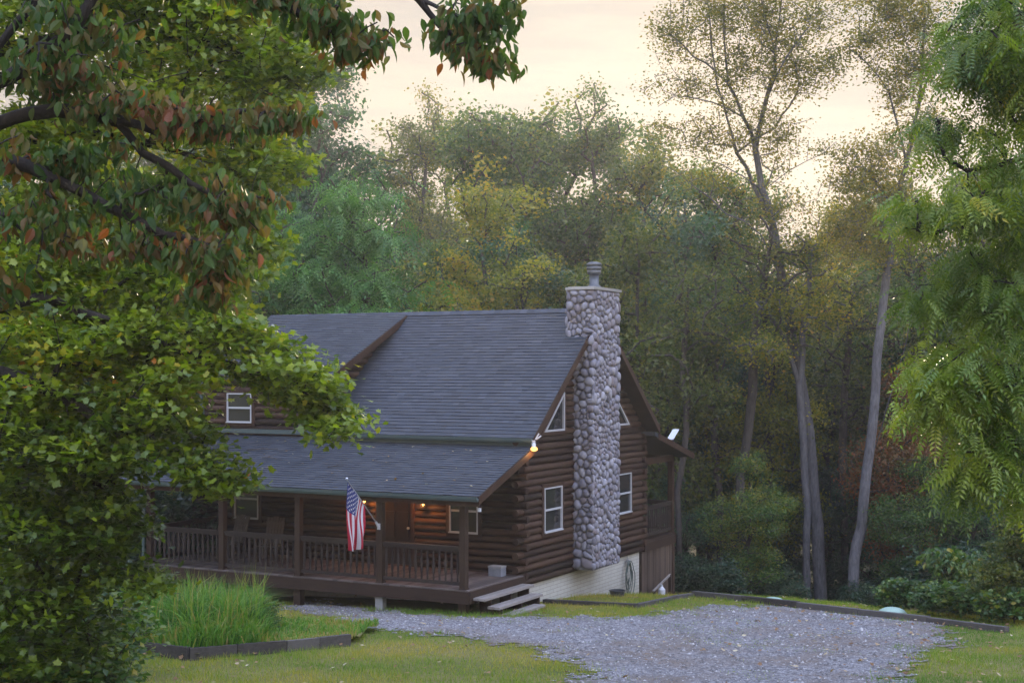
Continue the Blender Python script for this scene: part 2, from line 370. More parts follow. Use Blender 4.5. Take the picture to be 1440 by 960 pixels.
def T_maple():
    o = [(0,0),(.17,.1),(.42,.02),(.36,.22),(.62,.42),(.34,.5),(.32,.66),(.17,.62),(0,1),(-.17,.62),(-.32,.66),(-.34,.5),(-.62,.42),(-.36,.22),(-.42,.02),(-.17,.1)]
    v = [(0,.36,-.03)]+[(x,y,.05*abs(x)*2-.10*max(0,y-.5)) for x,y in o]
    n = len(o); return np.array(v), [[0,1+i,1+(i+1)%n] for i in range(n)]
def T_oval():
    v = []
    prof = [(0,0),(.2,.18),(.31,.42),(.26,.68),(.1,.9),(0,1.04)]
    for w, y in prof:
        w *= .82; z = -.28*y*y
        v += [(-w,y,z+.45*w),(0,y,z),(w,y,z+.45*w)]
    f = []
    for i in range(5):
        a = 3*i; f += [[a,a+1,a+4,a+3],[a+1,a+2,a+5,a+4]]
    return np.array(v), f
def T_frond(n=8, ll=.17, w=.055, droop=.35):
    v = []; f = []
    def leaflet(p, d, L, W):
        d = np.array(d)/np.linalg.norm(d); s = np.cross(d, (0,0,1)); s /= np.linalg.norm(s); b = len(v)
        v.extend([p, p+d*L*.4+s*W*.5, p+d*L+np.array((0,0,-L*.18)), p+d*L*.4-s*W*.5]); f.append([b,b+1,b+2]); f.append([b,b+2,b+3])
    for i in range(n):
        y = .12+.85*i/n; p = np.array((0,y,-droop*y*y)); k = 1-.35*abs(i/n-.45)
        for sx in (1,-1): leaflet(p, (sx*.86,.42,-.22), ll*k, w*k)
    leaflet(np.array((0,.97,-droop*.95)), (0,1,-.5), ll, w)
    b = len(v); v.extend([np.array((0,0,0)), np.array((.006,.5,-droop*.25)), np.array((0,1,-droop)), np.array((-.006,.5,-droop*.25))]); f.append([b,b+1,b+2,b+3])
    return np.array([tuple(q) for q in v]), f
def leaves_mesh(name, P, S, RM, TN, tmpl, mat_, parent):
    tv, tf = tmpl; n = len(P); k = len(tv)
    V = np.einsum('nij,kj->nki', RM, tv)*S[:,None,None]+P[:,None,:]
    off = (np.arange(n)*k)[:,None]
    fl = np.array([i for f in tf for i in f]); sz = np.array([len(f) for f in tf])
    L = (fl[None,:]+off).ravel(); SZ = np.tile(sz, n)
    return raw_mesh(name, V.reshape(-1,3), L, SZ, mat_, parent, False, np.repeat(TN, k))

# ------------------------------------------------------------------ tree skeletons
def grow(polys, tips, rng, pathw=.3, seg=.6, wob=.12, sag=0.0):
    """polys: list of polylines (first = trunk from the ground). returns nodes, parents, tip node ids"""
    nodes = []; par = []; plen = []
    def addn(p, pa):
        nodes.append(np.array(p, float)); par.append(pa)
        plen.append(0 if pa < 0 else plen[pa]+np.linalg.norm(nodes[-1]-nodes[pa])); return len(nodes)-1
    def line(a_id, b, sg, w=0):
        a = nodes[a_id]; b = np.array(b, float); L = np.linalg.norm(b-a); k = max(1, int(math.ceil(L/sg)))
        perp = rng.normal(0, 1, 3); cur = a_id
        for i in range(1, k+1):
            t = i/k; p = a+(b-a)*t
            if i < k: p = p + perp*w*L*math.sin(math.pi*t)*.35 + rng.normal(0, w*.22*L/k, 3) + np.array((0,0,1))*w*L*.8*math.sin(math.pi*t)
            cur = addn(p, cur)
        return cur
    for pi, pl in enumerate(polys):
        if pi == 0: cur = addn(pl[0], -1)
        else:
            A = np.array(nodes); cur = int(np.argmin(np.linalg.norm(A-np.array(pl[0]), axis=1)))
        for q in pl[1:]: cur = line(cur, q, seg, .05)
    nskel = len(nodes)
    T = np.asarray(tips, float); rem = np.ones(len(T), bool)
    A = np.array(nodes); PL = np.array(plen)
    D = np.linalg.norm(T[:,None]-A[None], axis=2)+pathw*PL[None]
    best = D.argmin(1); bc = D.min(1); tipid = np.zeros(len(T), int)
    true = np.linalg.norm(T-A[best], axis=1)
    for _ in range(len(T)):
        key = np.where(rem, true, 1e9); i = int(key.argmin()); rem[i] = False
        n0 = len(nodes); tipid[i] = line(int(best[i]), T[i], seg, wob)
        for j in range(n0, len(nodes)):
            d = np.linalg.norm(T-nodes[j], axis=1); c = d+pathw*plen[j]
            m = rem & (c < bc); bc[m] = c[m]; best[m] = j; true[m] = d[m]
    return np.array(nodes), np.array(par), tipid, nskel
def radii(nodes, par, tipid, R0, rt=.008, expo=.5, taper=0):
    n = len(nodes); cnt = np.zeros(n); cnt[tipid] += 1
    for i in range(n-1, 0, -1): cnt[par[i]] += cnt[i]
    cnt = np.maximum(cnt, .4)
    r = rt+(R0-rt)*(cnt/cnt[0])**expo
    if taper:
        pl_ = np.zeros(n)
        for i in range(1, n): pl_[i] = pl_[par[i]]+np.linalg.norm(nodes[i]-nodes[par[i]])
        r = np.maximum(r*(1-taper*np.clip(pl_/pl_.max()*1.15,0,1)), rt)
    return r, cnt
def limb_mesh(name, nodes, par, r, cnt, mat_, parent, minr=0.0, base_flare=1.35):
    n = len(nodes); ch = [[] for _ in range(n)]
    for i in range(1, n):
        if par[i] >= 0: ch[par[i]].append(i)
    V = []; L = []; SZ = []; nv = 0
    start = [(0, None)]; stack = [(-1, 0)]
    while stack:
        pa, s0 = stack.pop()
        chain = ([pa] if pa >= 0 else [])+[s0]; c = s0
        while ch[c]:
            k = max(ch[c], key=lambda q: cnt[q])
            for q in ch[c]:
                if q != k: stack.append((c, q))
            chain.append(k); c = k
        pts = nodes[chain]; rr = r[chain].copy()
        if pa >= 0: rr[0] = min(rr[0], rr[1]*1.25)
        else: rr[0] *= base_flare
        if rr.max() < minr: continue
        m = 9 if rr[0] > .09 else (6 if rr[0] > .03 else 3)
        if len(pts) < 2: continue
        tan = np.gradient(pts, axis=0); tan /= np.linalg.norm(tan, axis=1)[:,None]+1e-9
        ref = np.where(np.abs(tan[:,2:3]) > .9, np.array([[1.,0,0]]), np.array([[0,0,1.]]))
        s = np.cross(tan, np.tile(np.array([[.31,.95,.05]]), (len(pts),1))); s /= np.linalg.norm(s, axis=1)[:,None]+1e-9
        u = np.cross(s, tan); a = np.arange(m)*2*np.pi/m
        ring = pts[:,None]+(s[:,None]*np.cos(a)[None,:,None]+u[:,None]*np.sin(a)[None,:,None])*rr[:,None,None]
        V.append(ring.reshape(-1,3)); K = len(pts)
        i, k = np.meshgrid(np.arange(K-1), np.arange(m), indexing='ij'); A = nv+i*m+k; B = nv+i*m+(k+1)%m
        L.append(np.stack([A,B,B+m,A+m],2).reshape(-1)); SZ.append(np.full((K-1)*m,4)); nv += K*m
    V = np.concatenate(V)
    return raw_mesh(name, V, np.concatenate(L), np.concatenate(SZ), mat_, parent, True, np.full(len(V),.5))
def blob_tips(blobs, n, rng, shell=.35):
    w = np.array([(b[1][0]*b[1][1]*b[1][2])**.75*(b[2] if len(b) > 2 else 1) for b in blobs]); w /= w.sum()
    out = []
    for b, k in zip(blobs, rng.multinomial(n, w)):
        d = rng.normal(0,1,(k,3)); d /= np.linalg.norm(d,axis=1)[:,None]; rad = rng.uniform(shell,1,k)**.6
        out.append(np.array(b[0])+d*rad[:,None]*np.array(b[1]))
    return np.concatenate(out)
def clump_leaves(nodes, par, tipid, rng, per, spread, size, tilt=.8, droop=None, flat=.5, tonef=None, tj=.16):
    P = []; 
    tip = nodes[tipid]; pr = nodes[np.maximum(par[tipid],0)]
    n = len(tip); idx = np.repeat(np.arange(n), per)
    t = rng.uniform(-.3, 1.0, len(idx))
    base = tip[idx]+(pr[idx]-tip[idx])*np.clip(t,-.3,1)[:,None]
    o = rng.normal(0,1,(len(idx),3))*spread*.55; o[:,2] *= flat
    P = base+o; S = size*rng.uniform(.7,1.25,len(idx))
    RM = rotmats(len(idx), rng, tilt, droop)
    ct = rng.uniform(0,1,n)
    if tonef is not None: ct = tonef(tip, ct)
    TN = np.clip(ct[idx]*.75+.1+rng.normal(0,tj,len(idx)), 0, 1)
    return P, S, RM, TN

def make_tree(name, polys, blobs, ntips, per, spread, size, R0, barkm, leafm, seed, loc=(0,0,0), tmpl=None, shell=.35, pathw=.3, seg=.6,
              tilt=.8, droop=None, flat=.5, tonef=None, minr=0, wob=.12, label=None, cat='tree', group=None, rt=.008, expo=.5, zmin=None, crown='crown', trunk='trunk', tj=.16, clipf=None, taper=0):
    rng = np.random.default_rng(seed)
    tips = blob_tips(blobs, ntips, rng, shell)
    if zmin is not None: tips[:,2] = np.maximum(tips[:,2], zmin+rng.uniform(0,.6,len(tips)))
    if clipf is not None: tips = tips[clipf(tips)]
    nodes, par, tid, ns = grow(polys, tips, rng, pathw, seg, wob)
    r, cnt = radii(nodes, par, tid, R0, rt, expo, taper)
    root = empty(name, loc, 0, label, cat, group)
    limb_mesh(trunk, nodes, par, r, cnt, barkm, root, minr)
    P, S, RM, TN = clump_leaves(nodes, par, tid, rng, per, spread, size, tilt, droop, flat, tonef, tj)
    leaves_mesh(crown, P, S, RM, TN, tmpl or T_simple(), leafm, root)
    return root
def copy_tree(root, loc, rz, s, leafm=None, label=None, group=None, name=None):
    o = root.copy(); col.objects.link(o); o.location = loc; o.rotation_euler = (0,0,rz); o.scale = s
    if name: o.name = name
    if label: o['label'] = label
    if group: o['group'] = group
    for ch in list(root.children):
        c = ch.copy(); col.objects.link(c); c.parent = o
        if leafm is not None and ch.name.split('.')[0] in ('crown','foliage'):
            c.material_slots[0].link = 'OBJECT'; c.material_slots[0].material = leafm
    return o

# ------------------------------------------------------------------ the log cabin (local frame: x out of the gable, y away from the porch)
CB = (.228, 33.48, -5.4); CR = -math.atan2(.465, .885)
cx_, sx_ = math.cos(CR), math.sin(CR)
def lw(x, y, z): return (CB[0]+x*cx_-y*sx_, CB[1]+x*sx_+y*cx_, CB[2]+z)   # local -> world
def wl(p): dx, dy = p[0]-CB[0], p[1]-CB[1]; return (dx*cx_+dy*sx_, -dx*sx_+dy*cx_, p[2]-CB[2])
cabin = empty('log_cabin', CB, CR, 'brown log cabin with dark shingle roof, covered porch and tall river stone chimney', 'log cabin')
rnd = random.Random(3)
LH = .17; LEN = 9.8; DEP = 7.45; RY = 3.7; RZ = 7.0
PROF = [(-.13,0),(.0,0),(.045,.010),(.075,.035),(.088,.07),(.090,.10),(.075,.135),(.045,.16),(0,.17),(-.13,.17)]
def log(mb, axis, a0, a1, z, sgn=1, off=0.0):
    """axis 'x': wall along x facing -y at y=off; axis 'y': wall along y facing +x at x=off (sgn=-1: facing -x / +y)"""
    mb.tone = rnd.random(); j = rnd.uniform(-.006,.006); h = .168
    if axis == 'x': mb.prism([(a0, off-(o+j)*sgn, z+q*h/.17) for o, q in PROF], (a1-a0,0,0))
    else: mb.prism([(off+(o+j)*sgn, a0, z+q*h/.17) for o, q in PROF], (0,a1-a0,0))
def cut(a0, a1, holes):
    iv = [(a0,a1)]
    for h0, h1 in holes:
        iv2 = []
        for p, q in iv:
            if h1 <= p or h0 >= q: iv2.append((p,q)); continue
            if h0 > p: iv2.append((p,h0))
            if h1 < q: iv2.append((h1,q))
        iv = iv2
    return [(p,q) for p,q in iv if q-p > .03]
# openings
W1 = (1.02,2.02,1.39,2.49); W2 = (5.50,6.50,1.43,2.53)
FW = [(-1.94,-1.14,1.42,2.5),(-8.6,-7.8,1.45,2.5)]; DOOR = (-4.0,-3.06,.5,2.55); DW = (-8.85,-8.03,4.0,4.78)
gable = MB(); ENDS = {0: MB(), 1: MB()}
n = 0; z = .2
while z < 6.75:
    top = z+LH; hw = (RZ-.22-top)/.8+.05; y0 = max(0, RY-hw); y1 = min(DEP, RY+hw)
    if y1-y0 < .1: break
    holes = []
    for w_ in (W1, W2):
        if top > w_[2]+.05 and z < w_[3]-.05: holes.append((w_[0]-.04, w_[1]+.04))
    for s in (1,-1):
        if z > 3.85-.08 and z < 4.80:
            yy = 2.165-(4.84-(z))/.83+.05
            if yy < 2.165: holes.append((yy, 2.2) if s == 1 else (2*RY-2.2, 2*RY-yy))
    for p, q in cut(y0, y1, holes): log(gable, 'y', p, q, z)
    if z < 3.6:
        if n % 2 == 0:
            for ei, (ya, yb) in enumerate(((-.33,.0),(DEP,DEP+.33))):
                ends = ENDS[ei]; ends.tone = rnd.random(); e = rnd.uniform(-.03,.03)
                ends.tube([(-.005,ya-(e if ya<0 else 0),z+.085),(-.005,yb+(e if ya>0 else 0),z+.085)], .086, 12)
        else:
            for ei, yy in enumerate((-.0,DEP)):
                ends = ENDS[ei]; ends.tone = rnd.random(); ends.tube([(-.3,yy,z+.085),(.17+rnd.uniform(-.02,.02),yy,z+.085)], .084, 12)
    z += LH; n += 1
gw = gable.build('gable_wall', M['log'], cabin)
gw['label'] = 'gable wall of dark brown stained half round logs'
ENDS[0].build('corner_log_ends', M['log'], cabin)['label'] = 'stacked log ends at the porch corner'; ENDS[1].build('corner_log_ends', M['log'], cabin)
front = MB(); z = .2
while z < 5.2:
    top = z+LH; x1 = 0 if z < 3.6 else -5.8; holes = []
    if z >= 3.6 and top > 5.25: break
    for w_ in FW+[DOOR, DW]:
        if top > w_[2]+.05 and z < w_[3]-.05: holes.append((w_[0]-.04, w_[1]+.04))
    for p, q in cut(-LEN, x1, holes): log(front, 'x', p, q, z)
    z += LH
front.build('front_wall', M['log'], cabin)
lw_ = MB(); bw = MB(); z = .2; n = 0
while z < 6.75:
    top = z+LH; hw = (RZ-.22-top)/.8+.05
    y0 = 0 if z < 5.0 else max(0, RY-(RZ-.25-top)/.46); y1 = min(DEP, RY+hw)
    if y1-y0 > .1: log(lw_, 'y', y0, y1, z, -1, -LEN)
    if z < 3.6:
        log(bw, 'x', -LEN, 0, z, -1, DEP)
        if n % 2 == 0: bw.tube([(-LEN,-.3,z+.085),(-LEN,0,z+.085)], .084, 10)
        else: bw.tube([(-LEN-.3,0,z+.085),(-LEN,0,z+.085)], .084, 10)
    z += LH; n += 1
lw_.build('side_wall', M['log'], cabin); bw.build('rear_wall', M['log'], cabin)
ck = MB()          # dormer cheek: horizontal logs between dormer roof and main roof
z = 4.0
while z < 6.7:
    top = z+LH; ya = max(.02, RY-(RZ-.2-top)/.46+.1); yb = RY-(RZ-.15-z)/.8+.12
    if yb-ya > .12: log(ck, 'y', ya, yb, z, 1, -5.8)
    z += LH
dorm = ck.build('dormer_cheek', M['log'], cabin)
inner = MB(); inner.box((-LEN+.15,.15,.1),(-.15,DEP-.15,3.6))
inner.prism([(-.15,.3,3.6),(-.15,DEP-.3,3.6),(-.15,RY,6.6)], (-LEN+.3,0,0))
inner.build('interior_partition', M['darkplastic'], cabin)
# foundation
fb = MB(); fb.box((-LEN+.03,.03,-2.6),(-.035,DEP-.03,.195)); fb.build('foundation', M['brick'], cabin)

# windows
def window(kind, a0, a1, z0, z1, off=0.0, mid=True, case=True):
    def P(a, o, z): return (off+o, a, z) if kind == 'g' else (a, off-o, z)
    def bx(mb, a, b, o0, o1, c, d): mb.box(P(a,o0,c), P(b,o1,d))
    w_ = MB(); f = .032
    bx(w_, a0, a0+f, .02,.125, z0, z1); bx(w_, a1-f, a1, .02,.125, z0, z1)
    bx(w_, a0+f, a1-f, .02,.122, z0, z0+f); bx(w_, a0+f, a1-f, .02,.122, z1-f, z1)
    if mid: m = (z0+z1)/2; bx(w_, a0+f, a1-f, .02,.112, m-.025, m+.025)
    fr = w_.build('window', M['winframe'], cabin)
    g = MB(); m = (z0+z1)/2 if mid else z1
    bx(g, a0+.03, a1-.03, .0, .075, z0+.03, m); 
    if mid: bx(g, a0+.03, a1-.03, .0, .092, m, z1-.03)
    g.build('pane', M['glass'], fr)
    if case:
        c_ = MB(); t = .10
        bx(c_, a0-t, a0, .0,.105, z0-t, z1+t); bx(c_, a1, a1+t, .0,.105, z0-t, z1+t)
        bx(c_, a0, a1, .0,.103, z1, z1+t); bx(c_, a0, a1, .0,.103, z0-t, z0)
        c_.build('casing', M['trim'], fr)
    s_ = MB(); bx(s_, a0-.01, a1+.01, .125,.15, z0-.012, z0+.018); s_.build('sill', M['winframe'], fr)
    return fr
window('g', *W1)['label'] = 'double hung window with white frame between porch corner and chimney'
window('g', *W2)['label'] = 'double hung window with white frame beyond the chimney'
window('f', *FW[0])['label'] = 'porch window with white frame beside the corner post'
window('f', *FW[1])['label'] = 'dark porch window behind the rocking chairs'
window('f', *DW)['label'] = 'small dormer window above the porch roof'
for s in (1,-1):
    Y_ = lambda y: y if s == 1 else 2*RY-y
    tri = [(1.02,3.87),(2.165,3.87),(2.165,4.84)]
    def inset(d):
        return [(1.02+d*2.9,3.87+d),(2.165-d,3.87+d),(2.165-d,4.84-d*1.95)]
    o, i_ = tri, inset(.045); mb = MB()
    for k in range(3):
        k2 = (k+1)%3; q = [o[k], o[k2], i_[k2], i_[k]]
        mb.prism([(.03,Y_(a),b) for a,b in q], (.093,0,0))
    fr = mb.build('window', M['winframe'], cabin); fr['label'] = 'triangular gable window under the rake '+('before' if s == 1 else 'beyond')+' the chimney'
    g = MB(); g.prism([(.0,Y_(a),b) for a,b in inset(.03)], (.07,0,0)); g.build('pane', M['glass'], fr)
    c_ = MB(); e = [(1.02-.2,3.87-.09),(2.165+.09,3.87-.09),(2.165+.09,4.84+.16)]
    for k in range(3):
        k2 = (k+1)%3; q = [e[k], e[k2], o[k2], o[k]]; c_.prism([(.0,Y_(a),b) for a,b in q], (.10,0,0))
    c_.build('casing', M['trim'], fr)
# door
d_ = MB(); d_.box((DOOR[0],-.03,.5),(DOOR[1],.05,2.5))
for i in range(2):
    for j, (za, zb) in enumerate(((.62,1.1),(1.2,1.85),(1.95,2.38))):
        xa = DOOR[0]+.1+i*.42; d_.box((xa,-.05,za),(xa+.32,-.03,zb))
dr = d_.build('front_door', M['door'], cabin)
c_ = MB(); c_.box((DOOR[0]-.1,-.105,.5),(DOOR[0],0,2.62)); c_.box((DOOR[1],-.105,.5),(DOOR[1]+.1,0,2.62)); c_.box((DOOR[0],-.103,2.5),(DOOR[1],0,2.62)); c_.build('door_frame', M['trim'], dr)
MB().lathe((DOOR[1]-.08,-.09,1.45),[(.03,-.03),(.04,0),(.03,.03)],10).build('handle', M['metal'], dr)

# ---- roofs
def shingles(mb, o, ax, up, L, S, e=.128, lift=.013, skip=None):
    o = Vector(o); ax = Vector(ax).normalized(); up = Vector(up).normalized(); nr = ax.cross(up)
    if nr.z < 0: nr = -nr
    s = -.03; i = 0
    while s < S-.01:
        a = -rnd.uniform(0,.3)
        s1 = min(S, s+e)
        while a < L:
            b = min(L, a+rnd.uniform(.14,.34)); a0 = max(0,a)
            if b-a0 > .01:
                mb.tone = min(1,max(0,rnd.gauss(.5,.17))); dz = lift+rnd.uniform(-.003,.006); js = rnd.uniform(-.004,.004)
                p = [o+ax*a0+up*(s+js)+nr*dz, o+ax*b+up*(s+js)+nr*dz, o+ax*b+up*s1+nr*.003, o+ax*a0+up*s1+nr*.003,
                     o+ax*a0+up*(s+js), o+ax*b+up*(s+js)]
                mb.add(p, [(0,1,2,3),(4,5,1,0)])
            a = b
        s = s1; i += 1
def rake(mb, p, q, w=.03, h=.17, x=0):       # board hanging under the roof edge from p to q (y,z pairs) at x
    (y0,z0),(y1,z1) = p, q
    mb.prism([(x,y0,z0),(x,y1,z1),(x,y1,z1-h),(x,y0,z0-h)], (w,0,0))
OX = .46; XL = -10.3
main = MB(); main.box((0,0,0),(0,0,0)) if False else None
ry0, rz0 = -.3, RZ-.8*(RY+.3)
rs = MB()
def slab(mb, x0, x1, prof, t=.13):      # prof: list of (y,z) top line
    top = [(x0,y,z) for y,z in prof]; bot = [(x0,y,z-t) for y,z in reversed(prof)]
    mb.prism(top+bot, (x1-x0,0,0))
slab(rs, -5.8, OX, [(ry0,rz0),(RY,RZ)]); slab(rs, -5.9, OX, [(RY+.001,RZ-.001),(2*RY+.3,rz0)])
slab(rs, XL, -5.9, [(RY+.001,RZ-.001),(2*RY+.3,rz0)])
roof = rs.build('roof', M['roofdeck'], cabin)
sh = MB(); shingles(sh, (OX+.015,ry0,rz0), (-1,0,0), (0,1,.8), OX+.015+5.8, math.hypot(RY+.3, .8*(RY+.3)))
sh.build('roof_shingles', M['shingle'], roof)
sb = MB(); shingles(sb, (XL,2*RY+.3,rz0), (1,0,0), (0,-1,.8), OX-XL, math.hypot(RY+.3, .8*(RY+.3)), e=.28)
x = XL
while x < OX-.1:                               # ridge caps
    sb.tone = rnd.random(); x2 = min(x+.2, OX)
    for sg in (1,-1): sb.add([(x,RY,RZ+.035),(x2,RY,RZ+.027),(x2,RY+sg*.15,RZ+.027-.115),(x,RY+sg*.15,RZ+.035-.115)], [(0,1,2,3)])
    x = x2
sb.build('rear_shingles', M['shingle'], roof)
dm = MB(); DY, DZ = -.12, RZ-.46*(RY+.12)
slab(dm, XL, -5.48, [(DY,DZ),(RY,RZ+.005)], .12)
dro = dm.build('dormer_roof', M['roofdeck'], cabin)
sd = MB(); shingles(sd, (-5.47,DY,DZ), (-1,0,0), (0,1,.46), -5.47-XL, math.hypot(RY-DY,.46*(RY-DY)))
sd.build('dormer_shingles', M['shingle'], dro)
PYF, PZF = -2.95, 2.63; PX0, PXR = -10.2, OX
pr = MB(); slab(pr, PX0, PXR, [(PYF,PZF),(-.0,PZF+.36*2.95)], .11)
pro = pr.build('porch_roof', M['roofdeck'], cabin)
sp_ = MB(); shingles(sp_, (PXR+.015,PYF,PZF), (-1,0,0), (0,1,.36), PXR+.015-PX0, math.hypot(2.95,.36*2.95))
sp_.build('porch_shingles', M['shingle'], pro)
rr = MB(); RPY, RPZ = 10.5, 2.88
slab(rr, -8.6, OX, [(DEP-.05,3.64),(RPY,RPZ)], .11)
rro = rr.build('rear_porch_roof', M['roofdeck'], cabin)
s2 = MB(); shingles(s2, (-8.6,RPY,RPZ), (1,0,0), (0,-1,.25), OX+8.6, 3.1); s2.build('rear_porch_shingles', M['shingle'], rro)
# rake boards, fascias, soffits
for args in (((ry0-.02,rz0-.03),(RY,RZ-.015),.035,.20,OX), ((RY,RZ-.015),(2*RY+.32,rz0-.03),.035,.20,OX), ((DY-.02,DZ-.02),(RY,RZ-.01),.035,.19,-5.48),
    ((PYF-.02,PZF-.02),(-.02,PZF+.36*2.93-.02),.035,.17,OX-.002), ((DEP+.2,3.58),(RPY+.02,RPZ-.02),.035,.17,OX)):
    tb = MB(); rake(tb, *args); tb.build('rake_board', M['trim'], cabin)
sf = MB()
for (p, q) in (((ry0,rz0-.15),(RY,RZ-.15)), ((RY,RZ-.152),(2*RY+.3,rz0-.152))):
    sf.prism([(.02,p[0],p[1]),(.02,q[0],q[1]),(.02,q[0],q[1]-.02),(.02,p[0],p[1]-.02)], (OX-.03,0,0))
sf.prism([(PX0,PYF+.02,PZF-.115),(PX0,-.1,PZF+.36*2.85-.115),(PX0,-.1,PZF+.36*2.85-.14),(PX0,PYF+.02,PZF-.14)], (PXR-PX0-.01,0,0))
sf.prism([(-8.6,DEP+.1,3.49),(-8.6,RPY-.02,RPZ-.12),(-8.6,RPY-.02,RPZ-.14),(-8.6,DEP+.1,3.47)], (OX+8.59,0,0))
sf.build('soffit', M['soffit'], cabin)
gt = MB()
def gutter(mb, x0, x1, y, z, sg=-1):
    pr_ = [(0,0),(.02,.0),(.02,-.07),(.05,-.10),(.10,-.10),(.125,-.05),(.13,.005),(.115,.005),(.10,-.045),(.04,-.05)]
    mb.prism([(x0, y+sg*a, z+b) for a,b in pr_], (x1-x0,0,0))
gutter(gt, PX0, PXR+.02, PYF+.005, PZF-.02); gt.build('porch_gutter', M['gutter'], cabin)
gt = MB(); gutter(gt, -5.8, OX+.01, ry0+.005, rz0-.02); gt.build('eave_gutter', M['gutter'], cabin)
gt = MB(); gt.box((-LEN,-.16,3.72),(-5.8,-.02,3.83)); gt.box((-5.8,-.30,3.60),(OX-.05,-.285,rz0-.12)); gt.build('flashing', M['gutter'], cabin)
fs = MB(); fs.box((PX0,PYF+.03,PZF-.24),(PXR-.01,PYF+.07,PZF-.12)); fs.box((0-.2,-2.75,PZF-.33),(.0,-.1,PZF-.14)) if False else None
fs.box((-9.4,-2.70,2.42),(.02,-2.56,2.56))
fs.build('porch_beam', M['trim'], cabin)
gi = MB(); z = 2.5                                   # boarded triangle above the porch side beam

ds = MB(); ds.tube([(PX0+.1,PYF-.05,PZF-.1),(PX0+.12,PYF+.15,PZF-.3),(-9.32,-2.8,2.2),(-9.36,-2.78,.2)], .04, 8); ds.build('downspout', M['gutter'], cabin)
ds = MB(); ds.box((-9.72,-.19,3.8),(-9.63,-.10,5.15)); ds.build('dormer_downspout', M['gutter'], cabin)
vp = MB(); vx, vy = -9.35, 2.55; vz = RZ-.46*(RY-vy)
vp.lathe((vx,vy,vz),[(.11,-.02),(.09,.03),(.045,.07),(.042,.24)],12); vp.build('vent_pipe', M['white'], cabin)

# ---- chimney of river stones
rg = np.random.default_rng(11)
def clip_poly(poly, p, nrm):
    out = []; n = len(poly)
    for i in range(n):
        a, b = poly[i], poly[(i+1)%n]; da = (a-p)@nrm; db = (b-p)@nrm
        if da <= 0: out.append(a)
        if (da < 0) != (db < 0) and abs(da-db) > 1e-12: out.append(a+(b-a)*(da/(da-db)))
    return out
def voronoi(w, h, n, seed, ov=.03, iters=1):
    r = np.random.default_rng(seed); P = r.uniform(0,1,(n,2))*[w+2*ov,h]-[ov,0]
    for it in range(iters+1):
        cells = []
        for i in range(n):
            poly = [np.array(q, float) for q in ((-ov,0),(w+ov,0),(w+ov,h),(-ov,h))]
            d = np.hypot(*((P-P[i])*[1,1]).T); near = np.argsort(d)[1:15]
            for j in near: poly = clip_poly(poly, (P[i]+P[j])/2, P[j]-P[i])
            cells.append(np.array(poly) if len(poly) > 2 else None)
        if it < iters: P = np.array([c.mean(0) if c is not None else p for c, p in zip(cells, P)])
    return cells
def chaikin(p):
    q = np.roll(p,-1,0); return np.stack([p*.75+q*.25, p*.25+q*.75],1).reshape(-1,2)
def stones(mb, cells, to3, dome=.075, seed=0):
    r = np.random.default_rng(seed)
    for c in cells:
        if c is None: continue
        ce = c.mean(0); c = chaikin(chaikin(ce+(c-ce)*.95)); n = len(c); sz = np.sqrt(np.abs(np.cross(c-ce, np.roll(c,-1,0)-ce)).sum()/2)
        if sz < .04: continue
        # rounder: blend towards an ellipse through the cell
        m = np.array([(c[:,0]-ce[0]), (c[:,1]-ce[1])]); cov = m@m.T/n; ev, U = np.linalg.eigh(cov); ang = np.arctan2(*( (U.T@m)/np.sqrt(np.maximum(ev,1e-6))[:,None])[::-1])
        el = (U@(np.sqrt(2*ev)[:,None]*np.array([np.cos(ang),np.sin(ang)]))).T*.94
        c = ce+(c-ce)*.45+el*.55
        H = dome*r.uniform(.75,1.3)*min(1.25,sz/.17); tv = []; mb.tone = float(np.clip(r.beta(2.2,1.8),0,1))
        tl = r.normal(0,.12,2)
        for sc_, h in ((1,-.05),(.985,.25),(.90,.62),(.70,.86),(.40,.97)):
            p = ce+(c-ce)*sc_
            for q in p: tv.append(to3(q[0], q[1], H*h+ (np.dot(q-ce, tl) if h > 0 else 0)*.35))
        tv.append(to3(ce[0],ce[1],H)); f = []
        for k in range(4):
            for i in range(n): f.append((k*n+i, k*n+(i+1)%n, (k+1)*n+(i+1)%n, (k+1)*n+i))
        for i in range(n): f.append((4*n+i, 4*n+(i+1)%n, 5*n))
        mb.add(tv, f)
CY0, CY1, CX0, CX1, CZ0, CZ1 = 2.80, 4.45, -.10, .62, .27, 7.46
core = MB(); core.box((CX0,CY0+.03,CZ0),(CX1-.03,CY1-.03,CZ1)); chim = core.build('chimney', M['mortar'], cabin)
chim['label'] = 'tall chimney faced with rounded grey river stones'
st = MB(); H_ = CZ1-CZ0
stones(st, voronoi(CY1-CY0, H_, 430, 5), lambda a,b,h: (CX1-.03+h, CY0+a, CZ0+b), seed=1)
stones(st, voronoi(CX1-CX0, H_, 165, 6), lambda a,b,h: (CX0+a, CY0+.03-h, CZ0+b), seed=2)
stones(st, voronoi(CX1-CX0, H_, 200, 8), lambda a,b,h: (CX1-a, CY1-.03+h, CZ0+b), seed=3)
stones(st, voronoi(CY1-CY0, 1.3, 70, 9), lambda a,b,h: (CX0-h, CY1-a, 6.2+b), seed=4)
st.build('stone_facing', M['stone'], chim, smooth=True)
cap = MB(); cap.box((CX0-.05,CY0-.055,CZ1),(CX1+.055,CY1+.055,CZ1+.065)); cap.box((CX0,CY0,CZ1+.065),(CX1,CY1,CZ1+.08)); cap.build('chimney_cap', M['metal'], chim)
fl = MB(); fc = (.27, 3.62, CZ1+.06)
